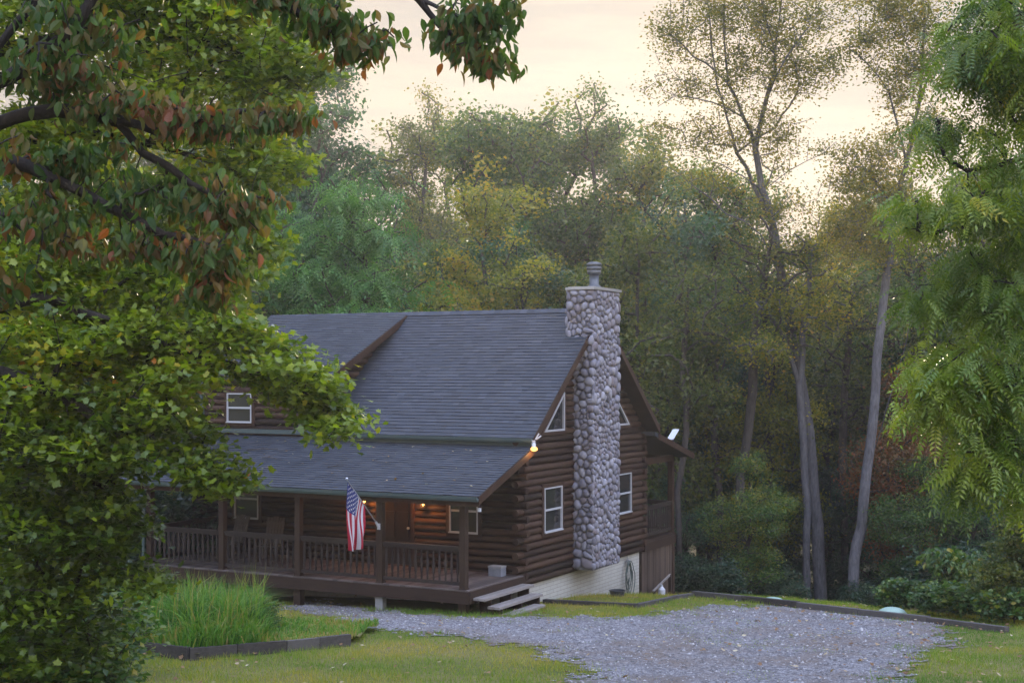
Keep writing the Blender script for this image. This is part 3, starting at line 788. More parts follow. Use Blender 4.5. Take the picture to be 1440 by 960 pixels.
fl.lathe(fc, [(.26,.01),(.16,.08),(.125,.11),(.125,.38)], 20); fl.lathe(fc, [(.14,.36),(.18,.40),(.19,.47),(.175,.475),(.175,.49),(.20,.50),(.20,.57),(.18,.575),(.18,.60),(.205,.61),(.195,.66),(.12,.70),(.02,.71)], 20)
fl.build('flue', M['flue'], chim, smooth=True)

# ---- porch
PXS = [-.09,-2.3,-4.62,-6.92,-9.25]; PYP = -2.63
dk = MB(); x = -9.42
while x < .09:
    dk.tone = rnd.random(); dk.box((x,-2.76,.46),(min(x+.138,.10),-.09,.50)); x += .143
dk.build('porch_floor', M['deck'], cabin)
fa = MB(); fa.box((-9.42,-2.80,.20),(.12,-2.755,.475)); fa.box((.10,-2.755,.20),(.145,-.05,.475)); fa.box((-9.46,-2.8,.2),(-9.42,-.05,.475)); fa.box((-9.4,-2.5,.25),(.08,-2.45,.45)); fa.box((-9.4,-1.3,.25),(.08,-1.25,.45)); fa.build('porch_rim', M['fascia'], cabin)
for i, px_ in enumerate(PXS):
    p = MB(); p.box((px_-.075,PYP-.075,.5),(px_+.075,PYP+.075,2.43)); p.box((px_-.09,PYP-.09,.501),(px_+.09,PYP+.09,.53)); p.build('porch_post', M['post'], cabin)
    f = MB(); w_ = lw(px_, PYP-.05, 0); zt = tzs(w_[0], w_[1])-CB[2]
    f.box((px_-.10,PYP-.08,zt-.4),(px_+.10,PYP+.09,.2)); f.build('footing', M['conc'] if i == 1 else M['post'], cabin)
def railing(p, q, z0=.5, h=.93, n=None, par=cabin):
    p = Vector(p); q = Vector(q); L = (q-p).length; d = (q-p)/L
    r_ = MB(); r_.obox(p+Vector((0,0,z0+h)), q+Vector((0,0,z0+h)), .11, .045); r_.obox(p+Vector((0,0,z0+h-.06)), q+Vector((0,0,z0+h-.06)), .045, .07)
    r_.obox(p+Vector((0,0,z0+.12)), q+Vector((0,0,z0+.12)), .05, .08)
    rl = r_.build('railing', M['rail'], par); n = n or int(L/.155)
    for i in range(n):
        c = p+d*(L*(i+.5)/n); b = MB(); b.tone = rnd.random()
        b.lathe((c.x,c.y,z0+.155), [(.026,0),(.026,.08),(.018,.1),(.034,.2),(.036,.38),(.026,.52),(.018,.56),(.026,.58),(.026,h-.245)], 6)
        b.build('baluster', M['rail'], rl)
    return rl
for a, b in zip(PXS[:-1], PXS[1:]): railing((a-.08,PYP,0),(b+.08,PYP,0))
railing((-9.25,PYP+.1,0),(-9.25,-.1,0))
# rear porch
rd = MB(); rd.box((-8.4,DEP+.1,.42),(.08,9.98,.5)); rd.box((.0,DEP+.10,.18),(.10,10.0,.42)); rd.box((-8.4,9.93,.18),(.0,9.99,.42)); rd.build('rear_deck', M['fascia'], cabin)
for x in (-.02,-4.2,-8.3):
    p = MB(); p.box((x-.08,9.82,-1.9),(x+.08,9.96,2.75)); p.build('rear_post', M['trim'], cabin)
rb = MB(); rb.box((-8.4,9.8,2.62),(.06,9.95,2.82)); rb.box((-.06,DEP+.3,2.66),(.06,9.8,2.84)); rb.build('rear_beam', M['trim'], cabin)
railing((.0,DEP+.35,0),(.0,9.8,0)); railing((-.1,9.89,0),(-4.1,9.89,0))
sk = MB(); y = DEP+.02
while y < 9.95:
    sk.tone = rnd.random(); sk.box((-.01+rnd.uniform(0,.008),y,-2.2),(.03+rnd.uniform(0,.012),y+.135,.18)); y += .145
for k in range(24):
    x = -.1-k*.35; sk.box((x-.33,9.9,-2.2),(x,9.93,.18))
sk.build('deck_skirt', M['skirt'], cabin)
gr_ = MB(); gr_.tube([(.4,7.9,-1.05),(.4,9.3,-.45)], .03, 8) if False else None
# steps
sp2 = MB
stp = MB(); stp.tone = .3
for a, b, z0, y0, y1 in ((.16,.46,.33,-2.66,-.25),(.44,.74,.14,-2.5,-.35),(.72,1.0,-.03,-2.35,-.75)):
    stp.box((a,y0,z0-.055),(a+.135,y1,z0)); stp.tone = .6; stp.box((a+.145,y0+.01,z0-.055),(b,y1+.02,z0-.003)); stp.tone = .4
steps = stp.build('porch_steps', M['step'], cabin); steps['label'] = 'weathered plank steps at the porch end'
for y in (-2.35,-1.4,-.5):
    s_ = MB(); s_.prism([(.15,y,.27),(.44,y,.27),(.44,y,.085),(.72,y,.085),(.72,y,-.3),(.15,y,-.3)], (0,.05,0)); s_.build('stringer', M['post'], steps)

# lamps on the porch wall (lit in the photo) and flood light under the eave
def lantern(x, z):
    r_ = MB(); r_.box((x-.05,-.125,z-.08),(x+.05,-.09,z+.10)); r_.tube([(x,-.12,z+.06),(x,-.20,z+.12),(x,-.22,z+.08)], .012, 6)
    r_.lathe((x,-.22,z+.02),[(.02,.08),(.075,.04),(.08,.03)],8); r_.lathe((x,-.22,z-.15),[(.05,0),(.055,.015),(.03,.02)],8)
    for k in range(4):
        a = math.pi/4+k*math.pi/2; r_.tube([(x+.06*math.cos(a),-.22+.06*math.sin(a),z-.14),(x+.072*math.cos(a),-.22+.072*math.sin(a),z+.05)], .006, 4)
    o = r_.build('wall_lantern', M['black'], cabin)
    b = MB(); b.lathe((x,-.22,z-.11),[(.02,0),(.034,.04),(.034,.09),(.015,.13)],10); b.build('bulb', M['bulb'], o)
    l = bpy.data.objects.new('lantern_light', bpy.data.lights.new('lantern_light','POINT')); col.objects.link(l); l.parent = cabin
    l.location = (x,-.34,z-.03); l.data.energy = LANTERN_W; l.data.color = (1,.36,.08); l.data.shadow_soft_size = .04
lantern(-2.62, 2.16); lantern(-4.36, 2.16)
fl_ = MB(); fl_.box((OX-.02,-.36,3.66),(OX+.05,-.27,3.74)); fl_.tube([(OX+.03,-.33,3.66),(OX+.07,-.38,3.56)], .05, 10)
fl_.tube([(OX+.06,-.28,3.76),(OX+.13,-.24,3.90)], .018, 6); fl_.tube([(OX+.06,-.24,3.76),(OX+.14,-.15,3.84)], .018, 6)
fo = fl_.build('floodlight', M['white'], cabin)
MB().lathe((OX+.08,-.40,3.54),[(.03,-.05),(.075,-.03),(.085,.01),(.05,.05)],12).build('bulb', M['flood'], fo)
l = bpy.data.objects.new('flood_lamp', bpy.data.lights.new('flood_lamp','POINT')); col.objects.link(l); l.parent = cabin
l.location = (OX+.17,-.52,3.45); l.data.energy = LANTERN_W*.35; l.data.color = (1,.5,.16); l.data.shadow_soft_size = .05
rb_ = MB(); rb_.box((OX-.06,-2.88,2.28),(OX-.0,-2.82,2.36)); rb_.build('spot_fixture', M['white'], cabin)

# ------------------------------------------------------------------ things round the cabin
def lroot(name, p, label, cat, group=None, rz=CR): return empty(name, p, rz, label, cat, group)
# flag
bk = Vector(lw(-2.3,PYP-.075,1.80)); tip = Vector(lw(-2.41,-3.84,2.95))
flag = empty('flag', bk, 0, 'red, white and blue striped flag hanging from a slanted pole on a porch post', 'flag')
rel = lambda p: Vector(p)-bk
m = MB(); m.tube([rel(bk)-rel(tip).normalized()*.02, rel(tip)], [.016,.013], 8); m.lathe(tuple(rel(tip)),[(.012,-.01),(.035,.02),(.012,.05)],10); m.build('flagpole', M['metal'], flag)
m = MB(); m.tube([Vector((0,0,-.03)), rel(tip).normalized()*.16], .028, 8); dn = Vector(lw(0,1,0))-Vector(lw(0,0,0)); m.obox(dn*.0+Vector((0,0,-.07)), Vector((0,0,.07)), .08, .03, up=dn); m.build('bracket', M['white'], flag)
pd = (bk-tip).normalized(); A = tip+pd*.05; B = A+pd*.86
C_ = Vector(lw(-2.48,-3.72,1.36)); D_ = Vector(lw(-2.28,-3.45,1.52))
ndir = (B-A).cross(C_-A).normalized()
def fpos(s, f, off=0):
    p = (A*(1-s)+B*s)*(1-f)+(C_*(1-s)+D_*s)*f
    w1 = .075*math.sin(s*9.5+f*2.2+.6)*(.15+f)+.045*math.sin(s*17-f*3)*f+.05*math.sin(f*5+s*2)*f
    side = (B-A).normalized()
    p = p+ndir*(w1+off)+side*(.05*math.sin(f*4.4+s*3)*math.sin(math.pi*s))+Vector((0,0,-.16*math.sin(math.pi*s)*f*(1-.4*f)-.05*s*f))
    return p-bk
m = MB(); NS, NF = 39, 60
for i in range(NS):
    for j in range(NF):
        s0, s1, f0, f1 = i/NS, (i+1)/NS, j/NF, (j+1)/NF; st_ = i//3
        can = st_ < 7 and f0 < .4
        m.mi = 2 if can else (0 if st_ % 2 == 0 else 1)
        m.add([fpos(s0,f0),fpos(s1,f0),fpos(s1,f1),fpos(s0,f1)], [(0,1,2,3)])
m.mi = 1
for r in range(9):
    for c in range(6 if r % 2 == 0 else 5):
        s = (r+1)/10*7/13; f = (2*c+1+(r%2))/12*.4
        for sg in (1,-1):
            pts = [fpos(s,f,sg*.004)]
            for k in range(10):
                rad = .030 if k % 2 == 0 else .012; a = math.pi*k/5
                pts.append(fpos(s+rad*math.cos(a)/.92*1.0, f+rad*math.sin(a)/1.4, sg*.004))
            m.add(pts, [(0,1+k,1+(k+1)%10) for k in range(10)])
o = m.build('cloth', [M['flag_red'],M['flag_white'],M['flag_blue']], flag)
# rocking chairs
def rocking_chair(x, y, rz, label):
    r = lroot('rocking_chair', lw(x,y,.5), label, 'chair', 'rocking chairs on the porch', CR+rz)
    s = MB()
    for k in range(6): s.box((-.25,-.25+k*.085,.40),(.25,-.25+k*.085+.075,.425))
    s.build('seat', M['chairw'], r)
    b = MB()
    for k in range(6): b.obox((-.2+k*.08,.24,.43),(-.21+k*.084,.46,1.08+(.03 if k in (2,3) else 0)), .062, .018, up=(0,1,0))
    b.obox((-.25,.40,.95),(.25,.40,.95), .02, .07); b.build('backrest', M['chairw'], r)
    for sx in (-1,1):
        a = MB(); a.box((sx*.25-.05,-.28,.62),(sx*.25+.05,.32,.645)); a.build('armrest', M['chairw'], r)
        for y_ in (-.22,.22):
            l_ = MB(); l_.box((sx*.27-.02,y_-.025,.05),(sx*.27+.02,y_+.025,.62)); l_.build('leg', M['chairw'], r)
        k = MB(); k.tube([(sx*.27,-.42,.09),(sx*.27,-.2,.03),(sx*.27,.05,.012),(sx*.27,.3,.04),(sx*.27,.5,.11)], .018, 6); k.build('rocker', M['chairw'], r)
rocking_chair(-6.75,-1.0,.25,'wooden slat rocking chair nearer the front door, behind the porch railing')
rocking_chair(-7.95,-1.05,-.1,'wooden slat rocking chair nearer the far end of the porch')
# storage box on the deck
bx = lroot('storage_box', lw(-.42,-.45,.5), 'small grey lidded box standing on the porch floor by the log corner', 'box')
m = MB(); m.box((-.17,-.13,0),(.17,.13,.19)); m.box((-.155,-.115,.19),(.155,.115,.20)); m.build('body', M['greybox'], bx)
m = MB(); m.box((-.18,-.14,.20),(.18,.14,.24)); m.box((-.04,-.145,.17),(.04,-.138,.23)); m.build('lid', M['conc'], bx)
# hose on the foundation
hs = lroot('garden_hose', lw(.0,6.4,-1.0), 'coiled green garden hose hanging on the foundation under the far window', 'hose')
m = MB(); rr_ = random.Random(2)
for k in range(5):
    w_ = .13+.045*k+rr_.uniform(-.02,.02); h_ = .30+.05*k; pts = []
    for a in range(25):
        t = 2*math.pi*a/24; pts.append((.06+.012*k, .05*math.sin(k*2)+w_*math.sin(t)*(1 if math.cos(t) < .3 else .75), 1.05-h_+h_*math.cos(t)))
    m.tube(pts, .013, 6, False)
m.tube([(.07,-.02,.55),(.08,.0,.2),(.1,.06,.0),(.2,.3,-.22)], .013, 6); m.build('coil', M['hose'], hs)
m = MB(); m.box((0,-.03,1.02),(.09,.05,1.09)); m.tube([(.03,.0,1.09),(.03,0,1.25)], .014, 6); m.build('faucet', M['metal'], hs)
# rubber tub + jug near the foundation
g = gp(868,838); tb_ = lroot('rubber_tub', (g[0],g[1],g[2]), 'low black rubber tub on the grass below the chimney corner', 'tub')
m = MB(); m.lathe((0,0,0),[(.17,.0),(.20,.14),(.215,.15),(.215,.165),(.19,.165),(.17,.05)],18); m.build('tub', M['darkplastic'], tb_)
g = lw(.35,8.2,0); g = (g[0],g[1],tzs(g[0],g[1]))
jg = lroot('water_jug', g, 'white plastic jug standing before the dark board skirt', 'jug')
JZ = (HZ-833)/F*g[1]-g[2]
m = MB(); m.lathe((0,0,0),[(.10,0),(.105,.05),(.105,.2),(.05,.27),(.035,.29),(.035,.31)],14); m.build('bottle', M['white'], jg)
m = MB(); m.lathe((0,0,.305),[(.04,0),(.04,.035),(.02,.04)],10); m.build('lid', M['winframe'], jg)
# stair handrail beside skirt
hr = lroot('handrail', lw(.28,7.7,-1.0), 'short wooden handrail running down in front of the board skirt', 'handrail')
zA = tzs(*lw(.28,7.8,0)[:2])-(CB[2]-1.0); zB = tzs(*lw(.28,9.3,0)[:2])-(CB[2]-1.0)
m = MB(); m.obox((0,.0,zA+.12),(0,1.35,zA+.42), .05, .05); m.build('rail', M['step'], hr)
m = MB(); m.box((-.04,1.30,zB-.3),(.04,1.38,zA+.43)); m.box((-.03,.02,zA-.3),(.03,.08,zA+.12)); m.build('post', M['post'], hr)
# panel on rear porch roof
pn = lroot('roof_panel', lw(.18,9.55,3.12), 'small tilted white panel on a bracket on the rear porch roof', 'panel')
m = MB(); m.add([(-.10,-.24,.22),(.10,-.24,.22),(.10,.25,.50),(-.10,.25,.50),(-.10,-.24,.20),(.10,-.24,.20),(.10,.25,.48),(-.10,.25,.48)], [(0,1,2,3),(7,6,5,4),(0,4,5,1),(1,5,6,2),(2,6,7,3),(3,7,4,0)])
m.build('panel', M['white'], pn); m = MB(); m.tube([(0,0,-.05),(0,0,.34)], .02, 6); m.build('bracket', M['black'], pn)
# septic lids
for (px, py, lb) in ((1065,847,'pale green dome lid in the grass behind the timber edging, nearer the cabin'),(1232,862,'pale green dome lid beside the leafy weeds behind the timber edging')):
    g = gp(px, py+2); r = empty('tank_lid', (g[0]+EN[0]*.5,g[1]+EN[1]*.5,tzs(g[0]+EN[0]*.5,g[1]+EN[1]*.5)), 0, lb, 'tank lid', 'green dome lids')
    m = MB(); m.lathe((0,0,0),[(.30,-.05),(.31,.03),(.27,.08),(.18,.125),(.08,.145),(.01,.15)],26); m.build('dome', M['lid'], r, True)
    m = MB(); m.lathe((0,0,-.1),[(.34,0),(.34,.11),(.31,.12)],26); m.build('rim', M['lid'], r)
# timber edging
def timbers(pts, label, group, h=.15, w=.13, L=2.4, name='edging_timber', up=.09, cat='timber'):
    k = 0
    for (a, b) in zip(pts[:-1], pts[1:]):
        a = Vector(a); b = Vector(b); d = b-a; n = max(1, round(d.length/L))
        for i in range(n):
            p = a+d*(i/n); q = a+d*((i+1)/n-.008); lb = label[min(k, len(label)-1)]; k += 1
            mb = MB(); c = (p+q)/2; mb.tone = rnd.random()
            jit = rnd.uniform(-.01,.01); mb.obox(p-c+Vector((0,0,up-h/2+jit)), q-c+Vector((0,0,up-h/2+jit+rnd.uniform(-.012,.012))), w, h)
            # chamfered top edge
            o = mb.build(name, M['timber'], None); o.location = c
            tag(o, lb, cat, group)
pA = [gp(765,847),gp(896,854),gp(949,842),gp(974,838)]
timbers(pA, ['old dark timber edging the grass bed below the chimney, starting at the steps','old dark timber edging the grass bed below the chimney, ending at its corner','dark timber between the bed corner and the board skirt','short dark timber joining the bed to the long driveway edging'], 'timbers edging the bed below the chimney', L=2.6)
q0 = Vector(gp(976,838)); q1 = Vector(gp(1417,889)); 
tl = ['dark timber edging the far side of the gravel, end piece nearest the cabin','dark timber edging the gravel just before the first green dome lid','dark timber edging the gravel between the two green dome lids','dark timber edging the gravel, under the farther weeds','dark timber edging beside the lawn and leafy weeds','dark timber at the free end of the driveway edging, on the lawn']
pts = [q0+(q1-q0)*t for t in (0,.2,.4,.6,.8,1)]
pts = [Vector((p.x,p.y,tzs(p.x,p.y))) for p in pts]
timbers(pts, tl, 'timbers edging the gravel driveway', L=50, up=.13, h=.22)
# planter bed frame
pb = [gp(183,922),gp(266,928)]; zb = pb[1][2]
pc = [Vector(gp(100,905)), Vector(gp(266,927)), Vector(gp(402,916)), Vector(gp(492,906))]
pb0 = empty('raised_bed', pc[1], 0, 'weathered grey timber frame round the tall grass bed', 'raised bed')
zt_ = pc[1].z+.24
segs = [(pc[0],pc[1]),(pc[1],pc[1]*.52+pc[2]*.48),(pc[1]*.52+pc[2]*.48,pc[2]),(pc[2],pc[2]*.5+pc[3]*.5),(pc[2]*.5+pc[3]*.5,pc[3])]
for i, (a, b) in enumerate(segs):
    mb = MB(); mb.tone = rnd.random(); a = a.copy(); b = b.copy(); j = rnd.uniform(-.015,.015)
    a.z = a.z+.10; b.z = b.z+.10
    mb.obox(a-pc[1]+Vector((0,0,j-.03)), b-pc[1]-(b-a).normalized()*.012+Vector((0,0,j-.03)), .09, .25); mb.build('bed_board', M['timber'], pb0)

# ------------------------------------------------------------------ foreground trees
def W(px, py, Y): return np.array(wp(px, py, Y))
def poly(pts, Y, dY=0):
    n = len(pts); return [W(p[0], p[1], (p[2] if len(p) > 2 else Y)) for i, p in enumerate(pts)]
def pb_(px, py, Y, rx, ry, dep, w=1): return ((W(px,py,Y)), (rx/F*Y, dep, ry/F*Y), w)
def rect_clip(polyg, thr=0, sc=40, sd=5):
    """keep tips whose view from the house yard lies inside an outline (the crown's own outline)"""
    def f(T):
        px = 720+T[:,0]/T[:,1]*F; py = HZ-T[:,2]/T[:,1]*F
        return inpoly(px, py, polyg) & (vnoise(px/sc, py/(sc*.6), sd) > thr)
    return f

# maple at the left
MY = 13.5
mt = np.array((-7.2, 13.2, tzs(-7.2,13.2)-.1))
mp_polys = [[mt, (-7.15,13.2,-1.2), (-7.0,13.2,.6), (-6.9,13.3,2.4), (-6.8,13.4,4.6)],
    [(-7.0,13.2,.6)]+poly([(-60,452),(0,432),(60,418),(110,437),(200,470),(280,505),(345,522),(420,548),(480,580),(512,604)],13.0),
    [(-7.15,13.2,-1.2)]+poly([(-40,520),(30,532),(70,550),(130,585),(200,622),(260,655),(318,690)],12.6),
    [(-7.15,13.2,-1.6)]+poly([(-60,690),(0,668),(60,655),(110,640),(170,690),(210,760)],13.2),
    [(-6.95,13.2,1.6)]+poly([(-60,330),(0,338),(60,350),(150,345),(260,380),(340,400)],14.2),
    [(-6.9,13.3,2.2)]+poly([(-60,240),(40,200),(140,190),(240,210),(330,240),(400,235)],14.4),
    [(-6.85,13.4,3.2)]+poly([(-60,100),(60,60),(180,50),(280,60),(370,90),(430,130)],14.6),
    [(-7.2,13.2,-2.2)]+poly([(-60,830),(40,850),(100,880),(140,900)],13.0)]
maple_out = [(-120,-140),(440,-140),(470,-20),(466,60),(455,120),(436,185),(424,235),(412,300),(395,345),(365,385),(345,410),(338,440),(352,462),(400,486),(445,518),(466,552),(482,585),(522,600),(532,618),(512,632),(470,626),(448,634),(424,612),(404,590),(392,568),(372,552),(330,548),(292,555),(282,585),(296,612),(318,628),(332,655),(350,688),(352,708),(330,702),(300,690),(268,668),(236,672),(206,682),(196,690),(214,712),(206,742),(176,762),(200,790),(238,812),(232,838),(196,842),(176,868),(166,905),(150,935),(120,980),(-120,980)]
mb_ = [pb_(80,0,14.6,260,90,1.5),pb_(300,20,14.6,170,90,1.2),pb_(390,110,14.6,80,60,.8),pb_(240,130,14.5,200,80,1.2),pb_(60,180,14.4,180,90,1.2),pb_(340,220,14.4,110,70,1.0),pb_(150,280,14.2,200,70,1.1),pb_(330,330,14.2,80,60,.9),pb_(60,380,13.8,160,60,1.1),
    pb_(250,410,13.6,140,50,1.0,1.2),pb_(340,470,13.2,90,45,.8,1.3),pb_(430,540,13.0,70,55,.7,1.9),pb_(455,590,13.0,60,45,.6,1.5),pb_(515,610,13.0,28,14,.3,1.5),pb_(380,520,13.1,70,40,.7,1.2),pb_(100,480,13.3,170,70,1.1),pb_(240,500,13.2,130,60,1.0),
    pb_(200,570,12.9,120,60,.9),pb_(60,590,12.9,130,80,1.2),pb_(170,640,12.7,110,40,.8,1.2),pb_(290,650,12.7,60,45,.6,1.7),pb_(325,685,12.7,32,24,.4,1.7),pb_(50,720,12.9,130,80,1.1),pb_(150,740,12.9,80,60,.9),pb_(170,820,12.9,80,50,.8),pb_(60,860,12.9,120,90,1.1,.9)]
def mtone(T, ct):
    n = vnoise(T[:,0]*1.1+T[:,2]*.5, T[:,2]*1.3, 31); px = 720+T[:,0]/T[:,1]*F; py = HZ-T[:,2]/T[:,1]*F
    return np.clip(.15+.5*ct+.45*(n-.3) - .30*np.clip((py-640)/200,0,1)*np.clip((330-px)/120,0,1), 0, 1)  # last term puts the shade of the lower left into the leaf tone
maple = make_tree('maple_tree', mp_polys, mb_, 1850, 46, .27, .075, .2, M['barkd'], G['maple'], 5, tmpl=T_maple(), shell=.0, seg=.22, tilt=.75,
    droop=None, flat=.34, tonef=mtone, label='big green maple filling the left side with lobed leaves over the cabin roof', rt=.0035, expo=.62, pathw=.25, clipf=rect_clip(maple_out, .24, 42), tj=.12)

# drooping oval-leaved tree in front of it, with a limb reaching across the top
DY_ = 9.0
dt = np.array((-4.9, 8.9, tzs(-4.9,8.9)-.1))
dg_polys = [[dt,(-4.75,8.9,-1.2),(-4.5,8.9,.5),(-4.1,9.0,1.5)]+poly([(-70,150),(0,62),(40,15),(90,-50),(150,-95),(260,-110)],9.0),
    poly([(-70,150),(-30,130),(10,110),(60,84),(104,42),(124,10),(150,-50)],8.9),
    poly([(-70,150,9.0),(-40,178,9),(0,173,9),(60,158,9),(120,162,9),(165,170,8.9),(230,190,8.8),(300,160,8.8),(400,160,8.8),(430,165,8.8)],9),
    poly([(60,84,8.9),(130,88,9.1),(215,116,9.3),(265,102,9.4)],9),
    poly([(165,170,8.9),(200,215,8.9),(270,260,8.8),(330,300,8.7),(370,330,8.7)],9),
    poly([(-40,178,9),(0,225,8.8),(70,250,8.8),(150,290,8.7),(230,330,8.6),(300,350,8.6)],9),
    poly([(0,225,8.8),(-20,290,8.8),(40,330,8.6),(110,345,8.6)],9),
    poly([(150,-50,9),(300,-35,9),(400,8,9),(455,42,9),(485,60,9),(520,55,9)],9),
    poly([(260,-110,9),(420,-80,9.1),(540,-40,9.1),(590,0,9.1),(618,36,9.1),(645,55,9.1),(662,72,9.1),(680,88,9.1)],9),
    poly([(590,0,9.1),(628,18,9.1),(650,26,9),(690,22,9),(712,10,9)],9), poly([(628,18,9.1),(640,4,9),(680,-30,9)],9)]
db_ = [pb_(120,30,9,90,40,.5),pb_(60,110,8.9,80,40,.5),pb_(110,90,8.9,90,30,.5),pb_(300,165,8.8,140,22,.4,2.2),pb_(395,165,8.8,48,18,.35,2.6),pb_(180,150,8.9,80,30,.4,1.3),
    pb_(90,220,8.8,110,30,.5,1.6),pb_(250,270,8.8,120,34,.45,1.6),pb_(345,290,8.7,48,30,.35,2),pb_(60,300,8.7,100,40,.5,1.2),pb_(170,340,8.6,120,34,.4,1.6),pb_(300,360,8.6,70,38,.35,2.0),pb_(280,410,8.6,34,20,.25,1.6),
    pb_(460,25,9,60,26,.4,3.2),pb_(500,62,9,40,22,.3,3.2),pb_(540,40,9,20,12,.3,2),pb_(630,40,9.1,28,14,.25,3.0),pb_(668,18,9,36,12,.25,3.2),pb_(700,46,9,18,14,.2,3.2),pb_(660,66,9,36,14,.2,3.4),pb_(690,90,9,24,10,.2,3.6),pb_(708,0,9,18,14,.2,3),
    pb_(380,-20,9,90,28,.4,1.6),pb_(250,-40,9,120,30,.4),pb_(-20,400,8.7,60,40,.4)]
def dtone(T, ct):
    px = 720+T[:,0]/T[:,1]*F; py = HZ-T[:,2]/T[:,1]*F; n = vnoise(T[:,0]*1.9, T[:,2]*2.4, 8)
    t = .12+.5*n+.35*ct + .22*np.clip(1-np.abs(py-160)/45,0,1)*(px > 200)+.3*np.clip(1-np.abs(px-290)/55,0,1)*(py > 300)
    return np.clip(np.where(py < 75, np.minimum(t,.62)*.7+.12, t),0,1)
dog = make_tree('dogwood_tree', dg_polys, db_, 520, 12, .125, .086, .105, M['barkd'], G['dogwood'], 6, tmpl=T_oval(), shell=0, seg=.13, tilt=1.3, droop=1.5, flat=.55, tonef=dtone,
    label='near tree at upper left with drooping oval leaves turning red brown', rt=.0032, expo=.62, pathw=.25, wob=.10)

# compound-leaved tree at the right
LY = 16.0
lt = np.array((8.6, 15.8, tzs(8.6,15.8)-.1))
lo_polys = [[lt,(8.4,15.8,-1.5),(8.2,15.9,1.2),(8.0,16,4.0),(7.8,16,6.5)],
    [(8.2,15.9,1.2)]+poly([(1560,330),(1480,215),(1440,222),(1400,235),(1360,240),(1330,225)],15.8),
    [(8.1,16,2.5)]+poly([(1540,120),(1470,-20),(1438,25),(1405,78),(1370,70)],15.6),
    [(8.2,15.9,1.0)]+poly([(1520,330),(1440,300),(1380,320),(1310,330),(1270,320)],16),
    [(8.3,15.9,0)]+poly([(1540,430),(1440,420),(1380,410),(1310,420)],16.2),
    [(8.35,15.8,-.6)]+poly([(1540,560),(1440,530),(1380,510),(1310,530),(1285,560)],15.8),
    [(8.4,15.8,-1.4)]+poly([(1540,680),(1440,640),(1400,650),(1350,680)],16)]
loc_out = [(1345,-140),(1330,40),(1345,85),(1325,110),(1340,150),(1305,170),(1325,215),(1310,255),(1280,285),(1284,315),(1305,330),(1328,338),(1345,368),(1328,380),(1286,400),(1280,425),(1312,448),(1295,466),(1290,505),(1302,535),(1292,560),(1288,600),(1304,600),(1334,585),(1352,635),(1338,680),(1345,715),(1368,690),(1382,672),(1412,690),(1430,735),(1470,760),(1620,800),(1620,-140)]
lb_ = [pb_(1390,-20,15.8,85,60,1.2),pb_(1370,60,15.8,70,60,1.0),pb_(1430,110,15.9,110,80,1.2),pb_(1350,150,15.8,70,50,.9),pb_(1380,220,15.9,90,50,1.0),pb_(1290,290,16,60,35,.6,1.6),pb_(1350,290,16,90,50,1.0,1.2),pb_(1420,330,16,90,60,1.1),
    pb_(1310,420,16,60,28,.6,1.6),pb_(1390,410,16.1,90,50,.9,1.1),pb_(1320,520,15.8,60,44,.7,1.7),pb_(1300,580,15.8,44,38,.5,1.7),pb_(1390,510,15.9,80,55,1.0,1.2),pb_(1400,600,16,70,60,.9,1.1),pb_(1345,660,16,46,60,.6,1.6),pb_(1430,700,16,60,50,.7),pb_(1340,730,16,20,15,.3)]
def ltone(T, ct):
    n = vnoise(T[:,0]*1.2, T[:,2]*1.3, 12); return np.clip(.1+.45*ct+.45*n, 0, .97)
loc = make_tree('walnut_tree', lo_polys, lb_, 560, 15, .27, .35, .2, M['barkd'], G['locust'], 9, tmpl=T_frond(7,.22,.085,.4), shell=0, seg=.25, tilt=.6, droop=.55, flat=.5, tonef=ltone,
    label='bright green tree with feathery compound leaves filling the right edge', rt=.004, expo=.6, clipf=rect_clip(loc_out, .36, 40, 9), tj=.10)

# ------------------------------------------------------------------ tall open-crowned trees beyond the gravel
TY = 48.0
def base(px, Y): x = (px-720)/F*Y; return np.array((x, Y, tzs(x,Y)-.15))
tb1 = base(1158, TY)
tp = [[tb1]+poly([(1150,740),(1142,660),(1130,560),(1114,480),(1100,400),(1090,335),(1072,268),(1062,208),(1075,150),(1090,100),(1096,30),(1100,-60)],TY),
    poly([(1090,335),(1083,315),(1060,262),(1036,215),(1022,165),(1008,120),(1000,60),(992,-20)],TY+.6),
    poly([(1062,208),(1045,165),(1024,118),(1018,50),(1020,-60)],TY+.3),
    poly([(1060,262),(1030,240),(1000,226),(960,218),(930,222)],TY-1), poly([(1022,165),(985,140),(950,135),(925,150)],TY-.5), poly([(1008,120),(975,80),(945,50),(925,40)],TY),
    poly([(1062,208),(1090,180),(1110,150),(1150,100),(1185,70)],TY+.8), poly([(1075,150),(1090,110),(1120,60),(1150,20)],TY-1), poly([(1072,268),(1110,240),(1160,215),(1175,200)],TY+1),
    poly([(1100,400),(1070,330),(1020,300),(975,262),(940,235)],TY-1.5), poly([(1114,480),(1150,420),(1175,400),(1190,380)],TY-1), poly([(1090,100),(1080,40),(1060,-40)],TY)]
tbl = [pb_(945,50,TY,34,40,1.5,1.4),pb_(1000,20,TY,60,50,2),pb_(1080,20,TY,70,60,2.5),pb_(1150,30,TY,42,50,1.6),pb_(960,120,TY,52,28,1.6),pb_(1040,100,TY,60,50,2),pb_(1120,95,TY,60,40,2),pb_(1170,90,TY,28,20,1.2,1.4),
    pb_(935,185,TY,28,18,1,1.4),pb_(990,190,TY,50,30,1.5),pb_(1050,180,TY,40,40,1.5),pb_(1100,195,TY,40,40,1.3),pb_(1160,210,TY+1,30,14,1,1.4),pb_(1000,250,TY-1,60,26,1.5),pb_(1090,300,TY,50,50,1.8,.7),pb_(1060,-60,TY,110,50,3,.8),pb_(1170,395,TY-1,22,14,.8)]
